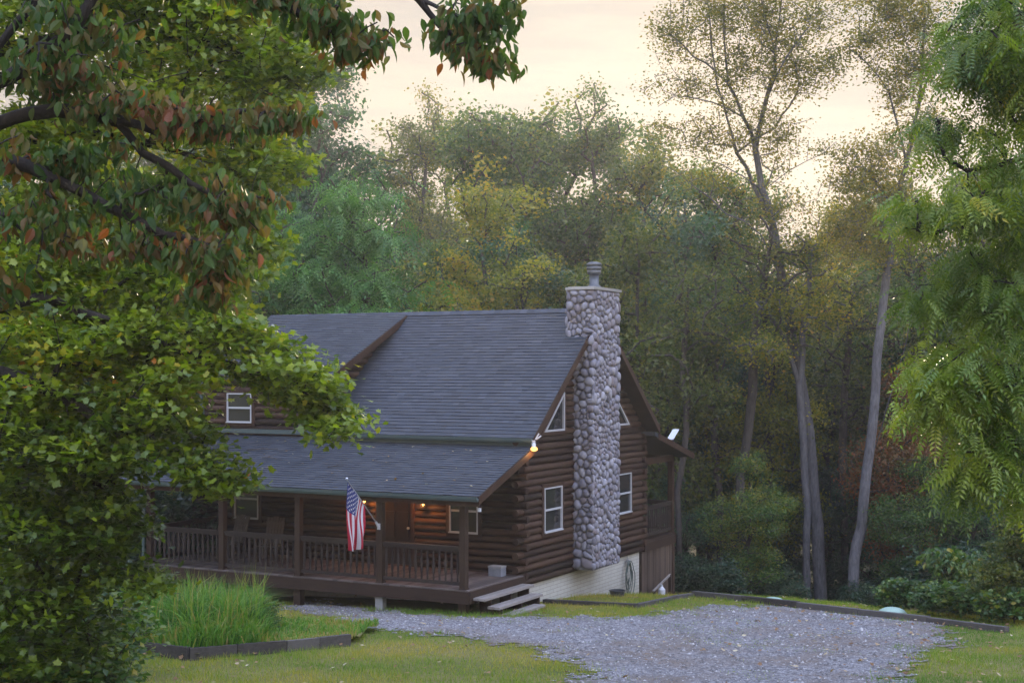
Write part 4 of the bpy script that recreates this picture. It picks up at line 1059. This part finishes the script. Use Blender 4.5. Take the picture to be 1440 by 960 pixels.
make_tree('tall_tree', tp, [(b[0], tuple(1.2*q for q in b[1]), 1) for b in tbl], 1350, 28, .46, .095, .23, M['bark'], G['lit'], 21, shell=0, seg=.7, tilt=1.0, flat=.7, rt=.012, expo=.56, pathw=.2, wob=.1, taper=.6,
    label='tall forked tree with an open brownish crown against the sky, tallest in view', tj=.15)
tb1b = base(1139, TY-.7)
make_tree('tall_tree', [[tb1b]+poly([(1136,720),(1130,620),(1124,540),(1128,470),(1138,410),(1140,350)],TY-.7), poly([(1124,540),(1100,470),(1070,430)],TY-.7), poly([(1128,470),(1160,430)],TY-.7)],
    [pb_(1135,360,TY,45,40,1.6),pb_(1080,420,TY-1,50,30,1.6),pb_(1150,440,TY-1,50,40,1.6),pb_(1070,490,TY-2,60,25,1.5)], 160, 60, .6, .11, .13, M['bark'], G['backlit_gold'], 22, shell=0, seg=.7, tilt=1, flat=.6, rt=.018, pathw=.2,
    label='slimmer pale trunk with golden backlit leaves close beside the tall forked tree')
SY = 45.0
ts = base(1206, SY)
sp1 = [[ts]+poly([(1212,740),(1222,640),(1232,540),(1240,450),(1248,380),(1256,300),(1275,230),(1292,150),(1298,80),(1305,-20),(1310,-80)],SY),
    poly([(1222,660),(1240,600),(1258,540),(1275,480),(1285,430),(1300,390)],SY), poly([(1275,230),(1250,130),(1220,90),(1195,70)],SY), poly([(1256,300),(1235,260),(1215,235),(1200,215)],SY),
    poly([(1292,150),(1310,100),(1320,20)],SY+.5), poly([(1248,380),(1270,350),(1285,330)],SY), poly([(1256,300),(1280,260),(1310,240)],SY)]
sbl = [pb_(1250,0,SY,50,40,1.8),pb_(1220,60,SY,36,22,1.2,1.3),pb_(1290,40,SY,50,60,1.8),pb_(1270,110,SY,45,36,1.5),pb_(1290,190,SY,50,44,1.6),pb_(1220,220,SY,40,30,1.3),pb_(1200,260,SY,44,36,1.4),pb_(1250,280,SY,50,40,1.6),pb_(1190,320,SY,44,30,1.4,.8),pb_(1290,330,SY,50,50,1.6),pb_(1220,350,SY,50,30,1.5,.8)]
make_tree('slanting_tree', sp1, [(b[0], tuple(1.2*q for q in b[1]), 1) for b in sbl], 1150, 28, .46, .095, .19, M['bark'], G['lit'], 23, shell=0, seg=.7, tilt=1, flat=.7, rt=.012, expo=.56, pathw=.2, taper=.55,
    label='tall slanting grey tree with warm lit crown, forked low, beside the right edge foliage')

# ------------------------------------------------------------------ wood behind: variants, then copies
def std_blobs(h, r, kind, seed):
    g = np.random.default_rng(seed); out = []
    for i in range(13):
        t = g.uniform(.28, .95); a = g.uniform(0, 2*np.pi)
        if kind == 'round': rr = r*math.sin(math.pi*min(1, .18+t*.86))**.7
        elif kind == 'tall': rr = r*(.9-.55*abs(t-.55)*1.6)
        else: rr = r*(1.05-t)*1.1
        q = g.uniform(.15,.72)*rr; s = rr*g.uniform(.34,.58)
        out.append((np.array((math.cos(a)*q, math.sin(a)*q, h*t)), (s, s, s*g.uniform(.5,.8)), 1))
    out.append((np.array((0,0,h*.9)), (r*.3,r*.3,h*.09), 1)); return out
HID = (0,400,-30)
V = []
def trk(h, k, sd):
    g = np.random.default_rng(sd); p = [np.array((0,0,-.3))]
    for i in range(1, 7): p.append(np.array((g.normal(0,.12)*i*.5, g.normal(0,.12)*i*.5, h*k*i/6)))
    return p
# (height, radius, kind, tips, leaves per tip, leaf material)
specs = [(15,4.6,'round',430,62,'green'),(18,4.4,'tall',430,62,'green'),(15,4.2,'tall',360,50,'olive'),(13,4.4,'round',400,60,'teal'),(9,3.4,'round',260,52,'under'),(20,5.0,'round',480,60,'green')]
VH = [s_[0]*1.0 for s_ in specs]+[12.6,2.3]
lbs = 'green leafy tree in the hazy wood behind the cabin'
def pl(v, px, Y, s, lm=None, label=None, group=None, name=None, top=None, rz=None, dz=0):
    x = (px-720)/F*Y; z = tzs(x, Y)+dz
    if top is not None:
        k = ((HZ-top)/F*Y-z)/VH[v]; s = (s*k, s*k, k)
    rz = RNG.uniform(0, 6.28) if rz is None else rz
    s = s if isinstance(s, tuple) else (s, s, s)
    if not V[v][1]:
        V[v][1] = True; o = V[v][0]; o.location = (x,Y,z); o.rotation_euler = (0,0,rz); o.scale = s; o['label'] = label
        if group: o['group'] = group
        if name: o.name = name
        if lm is not None:
            for c in o.children:
                if c.name.split('.')[0] in ('crown','foliage'): c.material_slots[0].link = 'OBJECT'; c.material_slots[0].material = lm
        return o
    return copy_tree(V[v][0], (x,Y,z), rz, s, lm, label, group, name)
for i, (h, r, kd, nt_, per, gm) in enumerate(specs):
    V.append([make_tree('forest_tree', [trk(h, .82, 40+i)], std_blobs(h, r, kd, 60+i), nt_, int(per*1.7), .56, .145 if h > 10 else .12, .24*h/15, M['barkb'], G[gm], 80+i, shell=.3, seg=.9, tilt=.95, flat=.62,
        rt=.016, label=lbs, pathw=.35, tj=.14), False])
# feathery tree (drooping sprays)
fb_ = []
g_ = np.random.default_rng(5)
for i in range(9):
    t = .12+.86*i/8
    for k in range(3):
        a = g_.uniform(0,6.28); rr = 4.6*(1.02-t)**.6*g_.uniform(.35,.65); fb_.append((np.array((math.cos(a)*rr, math.sin(a)*rr, 12*t)), (2.2*(1.15-t)+.5, 2.2*(1.15-t)+.5, .55), 1))
V.append([make_tree('feathery_tree', [trk(12,.95,90)], fb_, 520, 15, .55, .62, .2, M['barkb'], G['feather'], 91, tmpl=T_frond(6,.22,.085,.45), shell=.2, seg=.7, tilt=.5, droop=.35, flat=.45, rt=.014, label=lbs), False])
# shrub
V.append([make_tree('forest_shrub', [[(0,0,-.2),(.05,0,.5),(0,.1,1.1)], [(0,0,-.1),(.5,.2,.9)], [(0,0,-.1),(-.5,.3,.8)], [(0,0,-.1),(.1,-.5,.9)]],
    [(np.array((0,0,1.5)),(1.4,1.4,.9),1),(np.array((.7,.2,1.1)),(1,1,.7),1),(np.array((-.7,-.1,1.0)),(1,1,.7),1),(np.array((0,-.6,.8)),(1.1,.8,.6),1)], 190, 34, .38, .14, .03, M['barkb'], G['under'], 95,
    shell=.1, seg=.35, tilt=.7, flat=.5, rt=.006, crown='foliage', trunk='stem', cat='shrub', label=lbs), False])
FEA, SHR = 6, 7
# singled-out trees on the skyline
pl(5, 598, 78, .80, G['olive'], 'rounded brown tinted tree fading into haze on the skyline left of the gap', name='hazy_tree', rz=.4, top=112)
pl(FEA, 508, 49, 1.12, None, 'bright green feathery tree just behind the cabin roof ridge', name='feathery_tree', rz=1.0, top=225)
pl(FEA, 405, 50, .9, None, 'darker lower feathery tree half hidden behind the maple, left of the bright feathery one', name='feathery_tree', rz=3.0, top=270)
pl(0, 678, 54, .85, G['backlit_gold'], 'golden backlit tree with warm light put into its leaf colour behind the middle of the roof ridge', name='golden_backlit_tree', rz=2, top=238)
pl(3, 735, 50, .9, G['backlit_gold'], 'low golden green tree just above the roof ridge beside the golden backlit tree', name='golden_backlit_tree', rz=1, top=320)
pl(2, 700, 66, .80, G['green'], 'tree with a pointed top left of the highest skyline crown', rz=.9, top=135)
pl(1, 765, 68, .95, G['green'], 'broad dark green tree behind the cabin ridge, on the skyline before the chimney', rz=2.2, top=148)
pl(5, 838, 66, .80, G['green'], 'highest rounded crown on the skyline above the chimney', rz=4.2, top=100)
pl(0, 905, 62, .85, G['olive'], 'smaller brownish crown on the skyline right of the chimney', rz=5, top=178)
pl(3, 452, 53, .72, G['teal'], 'dark blue green tree between the left maple and the feathery tree', name='dark_tree', rz=1, top=85)
pl(1, 415, 55, .9, G['teal'], 'tall dark green tree whose top rises behind the left maple leaves', name='dark_tree', rz=3, top=20)
pl(3, 960, 54, .85, G['teal'], 'blue green tree in shade behind the rear porch', rz=1.5, top=250)
pl(2, 1015, 58, .8, G['green'], 'loose green tree behind the lower boughs of the tall forked tree', rz=2.5, top=225)
pl(4, 1080, 50, .8, G['backlit_gold'], 'yellow lit small tree before the tall forked tree trunk', rz=.2, top=440)
pl(4, 1165, 55, .85, G['olive'], 'yellow green tree filling the gap between the tall forked and the slanting tree', rz=1.2, top=350)
pl(4, 1268, 47, .75, G['rust'], 'small rusty orange leafed tree behind the slanting trunk', rz=1.2, top=500)
pl(2, 1185, 74, .8, G['backlit_gold'], 'pale golden backlit tree low on the skyline between the two tall trunks', rz=3.2, top=270)
pl(0, 1240, 70, .8, G['olive'], 'brownish hazy tree on the skyline behind the slanting tree', rz=.6, top=215)
pl(3, 548, 80, 1.0, G['olive'], 'round dull green crown hazed in the distance at the left of the skyline gap', name='hazy_tree', rz=.2, top=165)
pl(0, 628, 82, .8, G['olive'], 'brown green crown in the haze just before the skyline gap', name='hazy_tree', rz=2.2, top=150)
pl(0, 735, 70, 1.0, G['green'], 'dense round green crown filling the middle of the skyline', rz=.7, top=165)
pl(3, 800, 72, 1.0, G['green'], 'dense green crown on the skyline just left of the chimney', rz=1.7, top=128)
pl(0, 872, 68, 1.0, G['green'], 'dense green crown on the skyline just right of the chimney', rz=3.7, top=150)
pl(3, 700, 62, 1.0, G['backlit_gold'], 'yellow lit round crown below the pointed skyline tree', name='golden_backlit_tree', rz=1.4, top=215)
pl(0, 955, 66, 1.0, G['green'], 'round green crown left of the tall forked tree', rz=5.1, top=205)
# closer row of the wood (each a tree; nothing tells them apart)
GA, LA = 'shaded green trees in the wood behind the cabin', 'shaded green tree among the close row of the wood behind the cabin'
GF, LF = 'far trees deep in the hazy wood', 'far green tree deep in the hazy wood, half hidden by nearer crowns'
GU, LU = 'small understory trees in the wood', 'low dark understory tree between the trunks of the wood'
GS, LS = 'leafy shrubs at the foot of the wood', 'leafy dark green shrub at the foot of the wood'
row = [(300,50,3,.8),(352,56,0,.8),(420,60,1,.72),(560,58,3,.72),(625,56,0,.66),(730,52,3,.70),(800,53,0,.70),(865,50,3,.68),(905,48,4,1.1),(935,57,0,.68),(985,60,3,.7),(1035,62,0,.72),(1075,58,3,.62),(1120,63,2,.62),
    (1185,60,3,.58),(1240,58,0,.60),(1300,56,3,.70),(1345,52,0,.72),(1390,48,3,.78),(1440,50,1,.74),(1500,52,0,.8),(120,46,0,.9),(30,44,3,.9),(-60,50,1,.9),(210,44,3,.75),(260,58,5,.62),(1580,50,5,.7)]
def skyl(px): return float(np.interp(px,[-100,300,420,520,560,640,660,700,760,840,900,940,1000,1100,1150,1200,1260,1350,1500],[60,100,150,260,240,270,300,240,220,200,240,280,280,300,390,380,300,200,100]))
for px, Y, v, s in row: pl(v, px, Y, .9 if v != 4 else .8, G[['green','teal','olive','teal','green'][RNG.integers(5)]], LA, GA, top=skyl(px)+RNG.uniform(20,150))
for px in range(-40, 1560, 84):
    if 480 < px < 640 and False: continue
    Y = RNG.uniform(84, 112); s = .95
    pl(int(RNG.choice([0,1,5,2])), px+RNG.uniform(-20,20), Y, s, G[['green','olive'][RNG.integers(2)]], LF, GF, top=skyl(px)+RNG.uniform(15,110))
for px in list(range(900, 1480, 42))+list(range(-20, 330, 70)):
    pl(4, px+RNG.uniform(-14,14), RNG.uniform(50,60) if 1080 < px < 1270 else RNG.uniform(44.5,58), RNG.uniform(.5,.85), G[['under','teal','under','teal','green'][RNG.integers(5)]], LU, GU)
for px in list(range(930, 1500, 23)):
    Y = RNG.uniform(41.5,54); pl(SHR, px+RNG.uniform(-12,12), Y, RNG.uniform(.35,.6) if 1100 < px < 1250 else RNG.uniform(.45,1.1), G['under'], LS, GS)
for px in range(-40, 330, 45): pl(SHR, px, RNG.uniform(38,44), RNG.uniform(1,1.5), None, LS, GS)
# bare slim trunks in the wood
slim = [(955,46,.10,-6),(1010,49,.13,4),(1048,47,.16,-14),(1083,52,.16,3),(1186,50,.14,-4),(1105,56,.12,5),(1262,52,.16,8),(1290,49,.12,3),(915,52,.12,3),(1335,50,.13,-5)]
for px, Y, r, ln in slim:
    b = base(px, Y); H = RNG.uniform(11,14); h2 = b+np.array((-ln/100*H*.5, RNG.uniform(-.4,.4), H))
    tp_ = [[b, b+np.array((ln/100*1.2,0,H*.35)), b+np.array((-ln/100*2,.1,H*.7)), h2]]
    make_tree('slim_tree', tp_, [(h2+np.array((0,0,-1.2)),(2.1,2.1,1.9),1),(h2+np.array((RNG.uniform(-1,1),0,-4)),(1.7,1.7,.8),.6)], 60, 60, .5, .12, r, M['barkb'], G[['green','olive'][RNG.integers(2)]], int(px), shell=0, seg=.7, tilt=1,
        rt=.015, label='slim bare trunked tree standing in the shade of the wood', group='slim bare trunked trees in the shade')

# ------------------------------------------------------------------ weeds, bushes near
def bush(name, px, py, blobs, nt_, per, sp, size, lm, label, seed, cat='bush', tmpl=None, loc=None, stems=5, droop=None, group=None, tilt=.8, R0=.02, tj=.14):
    g = np.array(loc if loc is not None else gp(px, py)); pls = []
    rg_ = np.random.default_rng(seed)
    pls.append([(0,0,-.1),(0,0,.25)])
    for k in range(stems):
        a = rg_.uniform(0,6.28); b = blobs[k % len(blobs)]; pls.append([(0,0,.0),tuple(np.array(b[0])*[.6,.6,.6]+rg_.normal(0,.1,3))])
    r = make_tree(name, pls, blobs, nt_, per, sp, size, R0, M['barkb'], lm, seed, shell=0, seg=.25, tilt=tilt, droop=droop, flat=.7, rt=.004, label=label, crown='foliage', trunk='stem', cat=cat, tmpl=tmpl, zmin=.05, group=group, tj=tj)
    r.location = g; return r
bush('yellow_green_bush', 0, 0, [(np.array((0,0,1.6)),(.9,.9,1.3),1),(np.array((-.5,0,.9)),(.8,.8,.8),1),(np.array((.6,.1,1.9)),(.9,.9,1.3),1)], 330, 40, .22, .085, G['olive'], 'tall olive green bush at the right edge above the end of the timber edging', 301, loc=(10.9,29.6,tzs(10.9,29.6)))
for i, (px, py, s, lb) in enumerate([(1225,856,.75,'low leafy weeds behind the second green dome lid'),(1285,868,.8,'low leafy weed clump right of the second green dome lid'),(1330,874,1.0,'leafy weed clump at the middle of the timber edging, before the wood'),(1375,880,1.0,'leafy weed clump before the far end of the timber edging')]):
    g = gp(px, py); g = (g[0]+EN[0]*1.1, g[1]+EN[1]*1.1); g = (g[0], g[1], tzs(*g))
    bush('weed_clump', 0, 0, [(np.array((0,0,.28*s)),(.75*s,.55*s,.28*s),1),(np.array((.4*s,0,.4*s)),(.4,.4,.3*s),1),(np.array((-.5*s,.1,.3*s)),(.4,.4,.25*s),1)], 130, 26, .15, .11, G['green'], lb, 310+i, loc=g, cat='weeds')
g = gp(1365, 846); 
bush('pokeweed', 0, 0, [(np.array((0,0,1.0)),(.7,.6,.5),1),(np.array((-.5,0,1.3)),(.5,.4,.3),1)], 110, 14, .2, .15, G['green'], 'large leaved upright weed behind the low weed clumps', 320, loc=(10.6,32.6,tzs(10.6,32.6)), cat='weeds', tmpl=T_oval(), droop=.5)
# dark bush under the maple, lower left
def lbush(px, Y, bl, n, lm, label, seed):
    x = (px-720)/F*Y; bush('undergrowth_bush', 0, 0, bl, n, 26, .2, .1, lm, label, seed, loc=(x,Y,tzs(x,Y)), R0=.03, stems=9)
lbush(60, 15.5, [(np.array((0,0,.9)),(1.1,.8,.9),1),(np.array((-.9,0,1.3)),(.9,.8,1.1),1),(np.array((.5,0,.5)),(.5,.5,.45),1)], 460, G['green'], 'dark tangled bush beneath the maple in the lower left corner', 330)
lbush(165, 21, [(np.array((0,0,.6)),(.7,.6,.65),1),(np.array((-.8,0,1.2)),(.9,.8,1.2),1)], 300, G['green'], 'dark bush left of the tall grass bed', 331)
lbush(60, 26, [(np.array((0,0,1.2)),(1.6,1.0,1.4),1),(np.array((-1.6,0,1.3)),(1.4,1,1.4),1)], 380, G['under'], 'dark bush farther back behind the maple, left of the porch', 332)

# ------------------------------------------------------------------ grass
def blades(name, P, H, Wd, lean, TN, m, parent=None, curve=False):
    n = len(P); az = RNG.uniform(0, 2*np.pi, n); d = np.stack([np.cos(az), np.sin(az), np.zeros(n)], 1); la = RNG.uniform(0, 2*np.pi, n)
    ld = np.stack([np.cos(la), np.sin(la), np.zeros(n)], 1)*lean[:,None]
    up = np.array((0,0,1.))
    if not curve:
        Vt = np.stack([P-d*Wd[:,None]/2, P+d*Wd[:,None]/2, P+ld*H[:,None]+up*H[:,None]], 1)
        return raw_mesh(name, Vt.reshape(-1,3), np.arange(3*n), np.full(n,3), m, parent, False, np.repeat(TN,3))
    b = P; c = P+ld*(H*.35)[:,None]+up*(H*.62)[:,None]; t = P+ld*(H*1.0)[:,None]+up*(H*(1-.35*lean**1.2))[:,None]
    Vt = np.stack([b-d*Wd[:,None]*.4, b+d*Wd[:,None]*.4, c+d*Wd[:,None]*.5, t, c-d*Wd[:,None]*.5], 1)
    o = (np.arange(n)*5)[:,None]; L = (np.array([0,1,2,4,4,2,3])[None]+o).ravel(); SZ = np.tile([4,3], n)
    return raw_mesh(name, Vt.reshape(-1,3), L, SZ, m, parent, False, np.repeat(TN,5))
def vis(x, y): px = 720+x/y*F; return (px > -30) & (px < 1470)
n = 300000; x = RNG.uniform(-9.5,12,n); y = 17.0+RNG.uniform(0,1,n)**.9*20.5
k = vis(x,y) & (~drive_mask(x,y) | (~drive_mask(x+(vnoise(x*2.2,y*2.2,91)-.5)*1.4, y+(vnoise(x*2.2,y*2.2,92)-.5)*2.2) & (RNG.uniform(0,1,len(x)) < .55))); x, y = x[k], y[k]
dE = (x-E1[0])*EN[0]+(y-E1[1])*EN[1]
loc_ = np.stack([(x-CB[0])*cx_+(y-CB[1])*sx_, -(x-CB[0])*sx_+(y-CB[1])*cx_],1)
k = (dE < 2.5) & ~((loc_[:,0] < .05) & (loc_[:,1] > -2.4) & (loc_[:,1] < 12)); x, y = x[k], y[k]
dens = fbm(x*.9,y*.9,41); k = RNG.uniform(0,1,len(x)) < np.clip(.25+dens*1.3,0,1); x, y = x[k], y[k]
z = zground(x, y)-.015; n = len(x)
big = fbm(x*.45, y*.45, 43); gr = np.clip(.88-1.0*big+RNG.normal(0,.13,n) + .12*(x < 2)*(y < 27) - .15*((x > 4.5)&(y < 28)), 0, 1)
hh = RNG.uniform(.025,.075,n)*(1+.8*(fbm(x*1.5,y*1.5,44) > .55))
tag(blades('lawn_grass', np.stack([x,y,z],1), hh, RNG.uniform(.006,.013,n), RNG.uniform(0,.9,n), gr, G['grass']), kind='stuff')
# sparse grass and moss tufts in the gravel edges
n = 60000; x = RNG.uniform(-8,10,n); y = RNG.uniform(18,37,n); m_ = drive_mask(x,y)
p_ = fbm(x*1.1,y*.9,51); k = m_ & vis(x,y) & (RNG.uniform(0,1,n) < np.clip((p_-.56)*7,0,.9)); x, y, p_ = x[k], y[k], p_[k]; n = len(x)
tag(blades('gravel_weeds', np.stack([x,y,zground(x,y)],1), RNG.uniform(.015,.045,n), RNG.uniform(.006,.012,n), RNG.uniform(0,1,n), np.clip(.35+RNG.normal(0,.2,n),0,1), G['grass']), kind='stuff')
# loose stones on the drive
n = 26000; x = RNG.uniform(-8,10.5,n); y = RNG.uniform(17.5,37,n); k = drive_mask(x,y) & vis(x,y); x, y = x[k], y[k]; n = len(x)
oc = np.array([(1,0,0),(0,1,0),(-1,0,0),(0,-1,0),(0,0,.8),(0,0,-.5)],float); of = np.array([(0,1,4),(1,2,4),(2,3,4),(3,0,4),(1,0,5),(2,1,5),(3,2,5),(0,3,5)])
S = RNG.uniform(.010,.028,n)*(1+.6*(RNG.uniform(0,1,n) > .93)); a = RNG.uniform(0,6.28,n)
VV = oc[None]*S[:,None,None]*RNG.uniform(.6,1.3,(n,6,1)); ca, sa = np.cos(a)[:,None], np.sin(a)[:,None]
VX = VV[:,:,0]*ca-VV[:,:,1]*sa; VY = VV[:,:,0]*sa+VV[:,:,1]*ca
VV = np.stack([VX+x[:,None],VY+y[:,None],VV[:,:,2]+(zground(x,y)+.008)[:,None]],2)
M['pebble'] = mat('gravel_stone', lambda nt: princ(nt, ramp(nt, tone(nt), [(0,(.09,.088,.09)),(.5,(.18,.175,.18)),(.9,(.29,.285,.285)),(1,(.42,.41,.41))]), .85, spec=.3))
tag(raw_mesh('gravel', VV.reshape(-1,3), (of[None]+(np.arange(n)*6)[:,None,None]).ravel(), np.full(n*8,3), M['pebble'], None, False, np.repeat(RNG.uniform(0,1,n),6)), kind='stuff')
# fallen leaves
n = 1500; x = RNG.uniform(-8,10.5,n); y = RNG.uniform(18,36,n); k = vis(x,y) & ((RNG.uniform(0,1,n) < .45) | (x > 5)); x, y = x[k], y[k]; n = len(x)
RMx = rotmats(n, RNG, .35); 
tag(leaves_mesh('fallen_leaves', np.stack([x,y,zground(x,y)+.045],1), RNG.uniform(.05,.10,n), RMx, RNG.beta(1.2,1.5,n), T_maple(), G['litter'], None), kind='stuff')
# tall grass in the raised bed
bp = [(pc[0].x,pc[0].y),(pc[1].x,pc[1].y),(pc[2].x,pc[2].y),(pc[3].x,pc[3].y),(pc[3].x+.3,pc[3].y+2.6),(pc[2].x-.3,pc[2].y+4.0),(pc[0].x,pc[0].y+3.5)]
n = 60000; x = RNG.uniform(-8.5,-2,n); y = RNG.uniform(22,31,n); k = inpoly(x,y,bp); x, y = x[k], y[k]; n = len(x)
px = 720+x/y*F; hfac = np.clip((386-px)/26,0,1); cl = fbm(x*1.4,y*1.4,61)
front = np.clip((y-np.interp(x,[pc[0].x,pc[1].x,pc[2].x,pc[3].x],[pc[0].y,pc[1].y,pc[2].y,pc[3].y]))/1.1,0,1)
keep = (RNG.uniform(0,1,n) < np.where(hfac > .3, .85, .35)*(.4+cl)); 
zb_ = zground(x,y)+.10
c2 = vnoise(x*2.6,y*2.6,66); H = (.16+hfac*(.22+.50*front)*(.35+.75*cl+.35*c2))*RNG.uniform(.5,1.2,n)
k = keep; TN = np.clip(.28+RNG.normal(0,.2,n)+(1-hfac)*.34+(1-front)*.3+.8*(c2-.5),0,1)
tag(blades('tall_grass', np.stack([x,y,zb_],1)[k], H[k], RNG.uniform(.012,.026,k.sum()), RNG.uniform(.1,.95,k.sum()), TN[k], G['tallgrass'], None, True), kind='stuff')
# seed stalks
n = 260; i_ = RNG.choice(np.nonzero(k & (hfac > .5) & (front > .5))[0], n)
tag(blades('seed_stalks', np.stack([x,y,zb_],1)[i_], RNG.uniform(.95,1.35,n), np.full(n,.012), RNG.uniform(.02,.3,n), RNG.uniform(.7,1,n), G['tallgrass'], None, True), kind='stuff')
for i, (bx_, by_, s) in enumerate([(232,893,1.0),(292,893,.9),(345,893,1.0),(372,893,.7)]):
    g = gp(bx_, by_); bush('bed_weed', 0, 0, [(np.array((0,0,.38*s)),(.36*s,.3*s,.36*s),1),(np.array((.1,0,.2)),(.4*s,.3*s,.18),1)], 120, 22, .09, .05, G['green'], 'leafy green weed clump growing among the tall grass in the timber bed', 400+i, loc=g, cat='weeds', group='leafy weed clumps in the timber bed', R0=.012)
# soil sheet in the bed
sx = np.arange(-8.5,-1.8,.15); sy = np.arange(22,31,.15)
so = grid_mesh('bed_soil', sx, sy, lambda X, Y: zground(X,Y)+.11+(fbm(X*3,Y*3,70)-.5)*.06, M['ground'], lambda a, b: inpoly(a, b, bp)); tag(so, kind='structure')
# twigs and leaves lying on the porch roof
for i, (lx, ly, L_, a_, lb) in enumerate([(-7.4,-1.1,.9,.3,'longest fallen twig lying on the porch roof'),(-6.6,-1.5,.5,-.2,'short fallen twig lying lower on the porch roof'),(-4.3,-1.9,.4,.5,'small fallen twig above the flag on the porch roof')]):
    zz = PZF+.36*(ly-PYF)+.045; o_ = empty('fallen_twig', lw(lx,ly,zz), CR, lb, 'twig', None)
    m = MB(); m.tube([(0,0,0),(L_*.5,L_*.2*a_,.36*L_*.2*a_+.02),(L_,L_*a_*.5,.36*L_*.5*a_)], [.014,.011,.006], 5); m.tube([(L_*.4,L_*.15*a_,.02),(L_*.6,L_*.35,.36*L_*.35+.01)], [.008,.004], 4); m.build('stem', M['barkb'], o_)
n = 70; lx = RNG.uniform(-9.5,.2,n); ly = RNG.uniform(-2.8,-.2,n); P_ = np.array([lw(a,b,PZF+.36*(b-PYF)+.04) for a,b in zip(lx,ly)])
tag(leaves_mesh('roof_leaves', P_, RNG.uniform(.05,.09,n), rotmats(n,RNG,.3), RNG.beta(1.5,1.2,n), T_maple(), G['litter'], None), kind='stuff')

# ------------------------------------------------------------------ camera, sky, sun, haze
cam = bpy.data.objects.new('camera', bpy.data.cameras.new('camera')); col.objects.link(cam); sc.camera = cam
cam.location = (0,0,0); cam.rotation_euler = (R(90),0,0)
cam.data.sensor_width = 36; cam.data.lens = 36*F/1440; cam.data.shift_y = (HZ-480)/1440; cam.data.clip_end = 2000; cam.data.clip_start = .1
SUN_EL, SUN_AZ = 12.5, 7.0        # degrees above the horizon, degrees right of straight ahead (+Y)
w = bpy.data.worlds.new('World'); sc.world = w; w.use_nodes = True; nt = w.node_tree; nt.nodes.clear()
sky = nt.nodes.new('ShaderNodeTexSky'); sky.sky_type = 'NISHITA'; sky.sun_disc = False
sky.sun_elevation = R(SUN_EL); sky.sun_rotation = R(SUN_AZ); sky.air_density = 1.2; sky.dust_density = 2.0; sky.ozone_density = 2.5
b1 = nt.nodes.new('ShaderNodeBackground'); nt.links.new(sky.outputs[0], b1.inputs[0]); b1.inputs[1].default_value = .08
tc = nt.nodes.new('ShaderNodeTexCoord').outputs['Generated']
sp = nt.nodes.new('ShaderNodeSeparateXYZ'); nt.links.new(tc, sp.inputs[0])
mp = nt.nodes.new('ShaderNodeMapping'); mp.inputs['Scale'].default_value = (3.5,3.5,24); mp.inputs['Rotation'].default_value = (0,R(-7),0); nt.links.new(tc, mp.inputs[0])
cn = noise(nt, 1.8, 6, mp.outputs[0], .6)
cc = ramp(nt, sp.outputs[2], [(0,(.72,.50,.34)),(.10,(.64,.50,.385)),(.27,(.56,.48,.42)),(.45,(.88,.95,1.22)),(1,(.9,1.05,1.55))])
vv = nt.nodes.new('ShaderNodeVectorMath'); vv.operation='SCALE'; 
dp = nt.nodes.new('ShaderNodeVectorMath'); dp.operation='DOT_PRODUCT'; dp.inputs[1].default_value=(.38,-.66,.64); nt.links.new(tc, dp.inputs[0])  # extra sky brightness added behind the camera as frontal fill
nt.links.new(mth(nt,'ADD',1.0,mth(nt,'MULTIPLY',mth(nt,'SMOOTH_MIN',mth(nt,'MAXIMUM',mth(nt,'ADD',dp.outputs['Value'],.15),0),.85,.1),BACK_FILL)), vv.inputs[3]); nt.links.new(cc, vv.inputs[0]); cc = vv.outputs[0]
cc = mixc(nt, ramp(nt, cn, [(.40,(0,0,0)),(.60,(.8,.8,.8))]), cc, mixc(nt, 1.0, cc, (.70,.77,.88), 'MULTIPLY'))
b2 = nt.nodes.new('ShaderNodeBackground'); nt.links.new(cc, b2.inputs[0]); b2.inputs[1].default_value = CLOUD_STR
mx = nt.nodes.new('ShaderNodeMixShader'); mx.inputs[0].default_value = .95
nt.links.new(b1.outputs[0], mx.inputs[1]); nt.links.new(b2.outputs[0], mx.inputs[2])
wo = nt.nodes.new('ShaderNodeOutputWorld'); nt.links.new(mx.outputs[0], wo.inputs[0])
sun = bpy.data.objects.new('sun', bpy.data.lights.new('sun', 'SUN')); col.objects.link(sun)
sun.data.energy = SUN_STR; sun.data.angle = R(.8); sun.data.color = (1,.80,.54)
dv = Vector((math.sin(R(SUN_AZ))*math.cos(R(SUN_EL)), math.cos(R(SUN_AZ))*math.cos(R(SUN_EL)), math.sin(R(SUN_EL))))
sun.rotation_euler = dv.to_track_quat('Z', 'Y').to_euler()
if HAZE > 0:
    hz = MB().box((-215,-70,-22),(215,275,42)).build('haze', M['conc'])
    hm = bpy.data.materials.new('haze_air'); hm.use_nodes = True; nt = hm.node_tree; nt.nodes.clear()
    vo = nt.nodes.new('ShaderNodeVolumePrincipled'); vo.inputs['Color'].default_value = (.93,.95,.97,1); vo.inputs['Density'].default_value = HAZE
    vo.inputs['Anisotropy'].default_value = .58
    oo = nt.nodes.new('ShaderNodeOutputMaterial'); nt.links.new(vo.outputs[0], oo.inputs['Volume'])
    hz.data.materials.clear(); hz.data.materials.append(hm); tag(hz, kind='stuff'); 
c = sc.cycles; c.max_bounces = 6; c.diffuse_bounces = 2; c.glossy_bounces = 2; c.transmission_bounces = 3; c.volume_bounces = 0; c.transparent_max_bounces = 4
c.use_denoising = True; c.sample_clamp_indirect = 6; c.caustics_reflective = False; c.caustics_refractive = False
try: c.denoiser = 'OPENIMAGEDENOISE'; c.denoising_prefilter = 'ACCURATE'
except Exception: pass
vs = sc.view_settings; vs.view_transform = 'Standard'; vs.look = 'None'; vs.gamma = 1; vs.exposure = EXPO; vs.use_curve_mapping = False
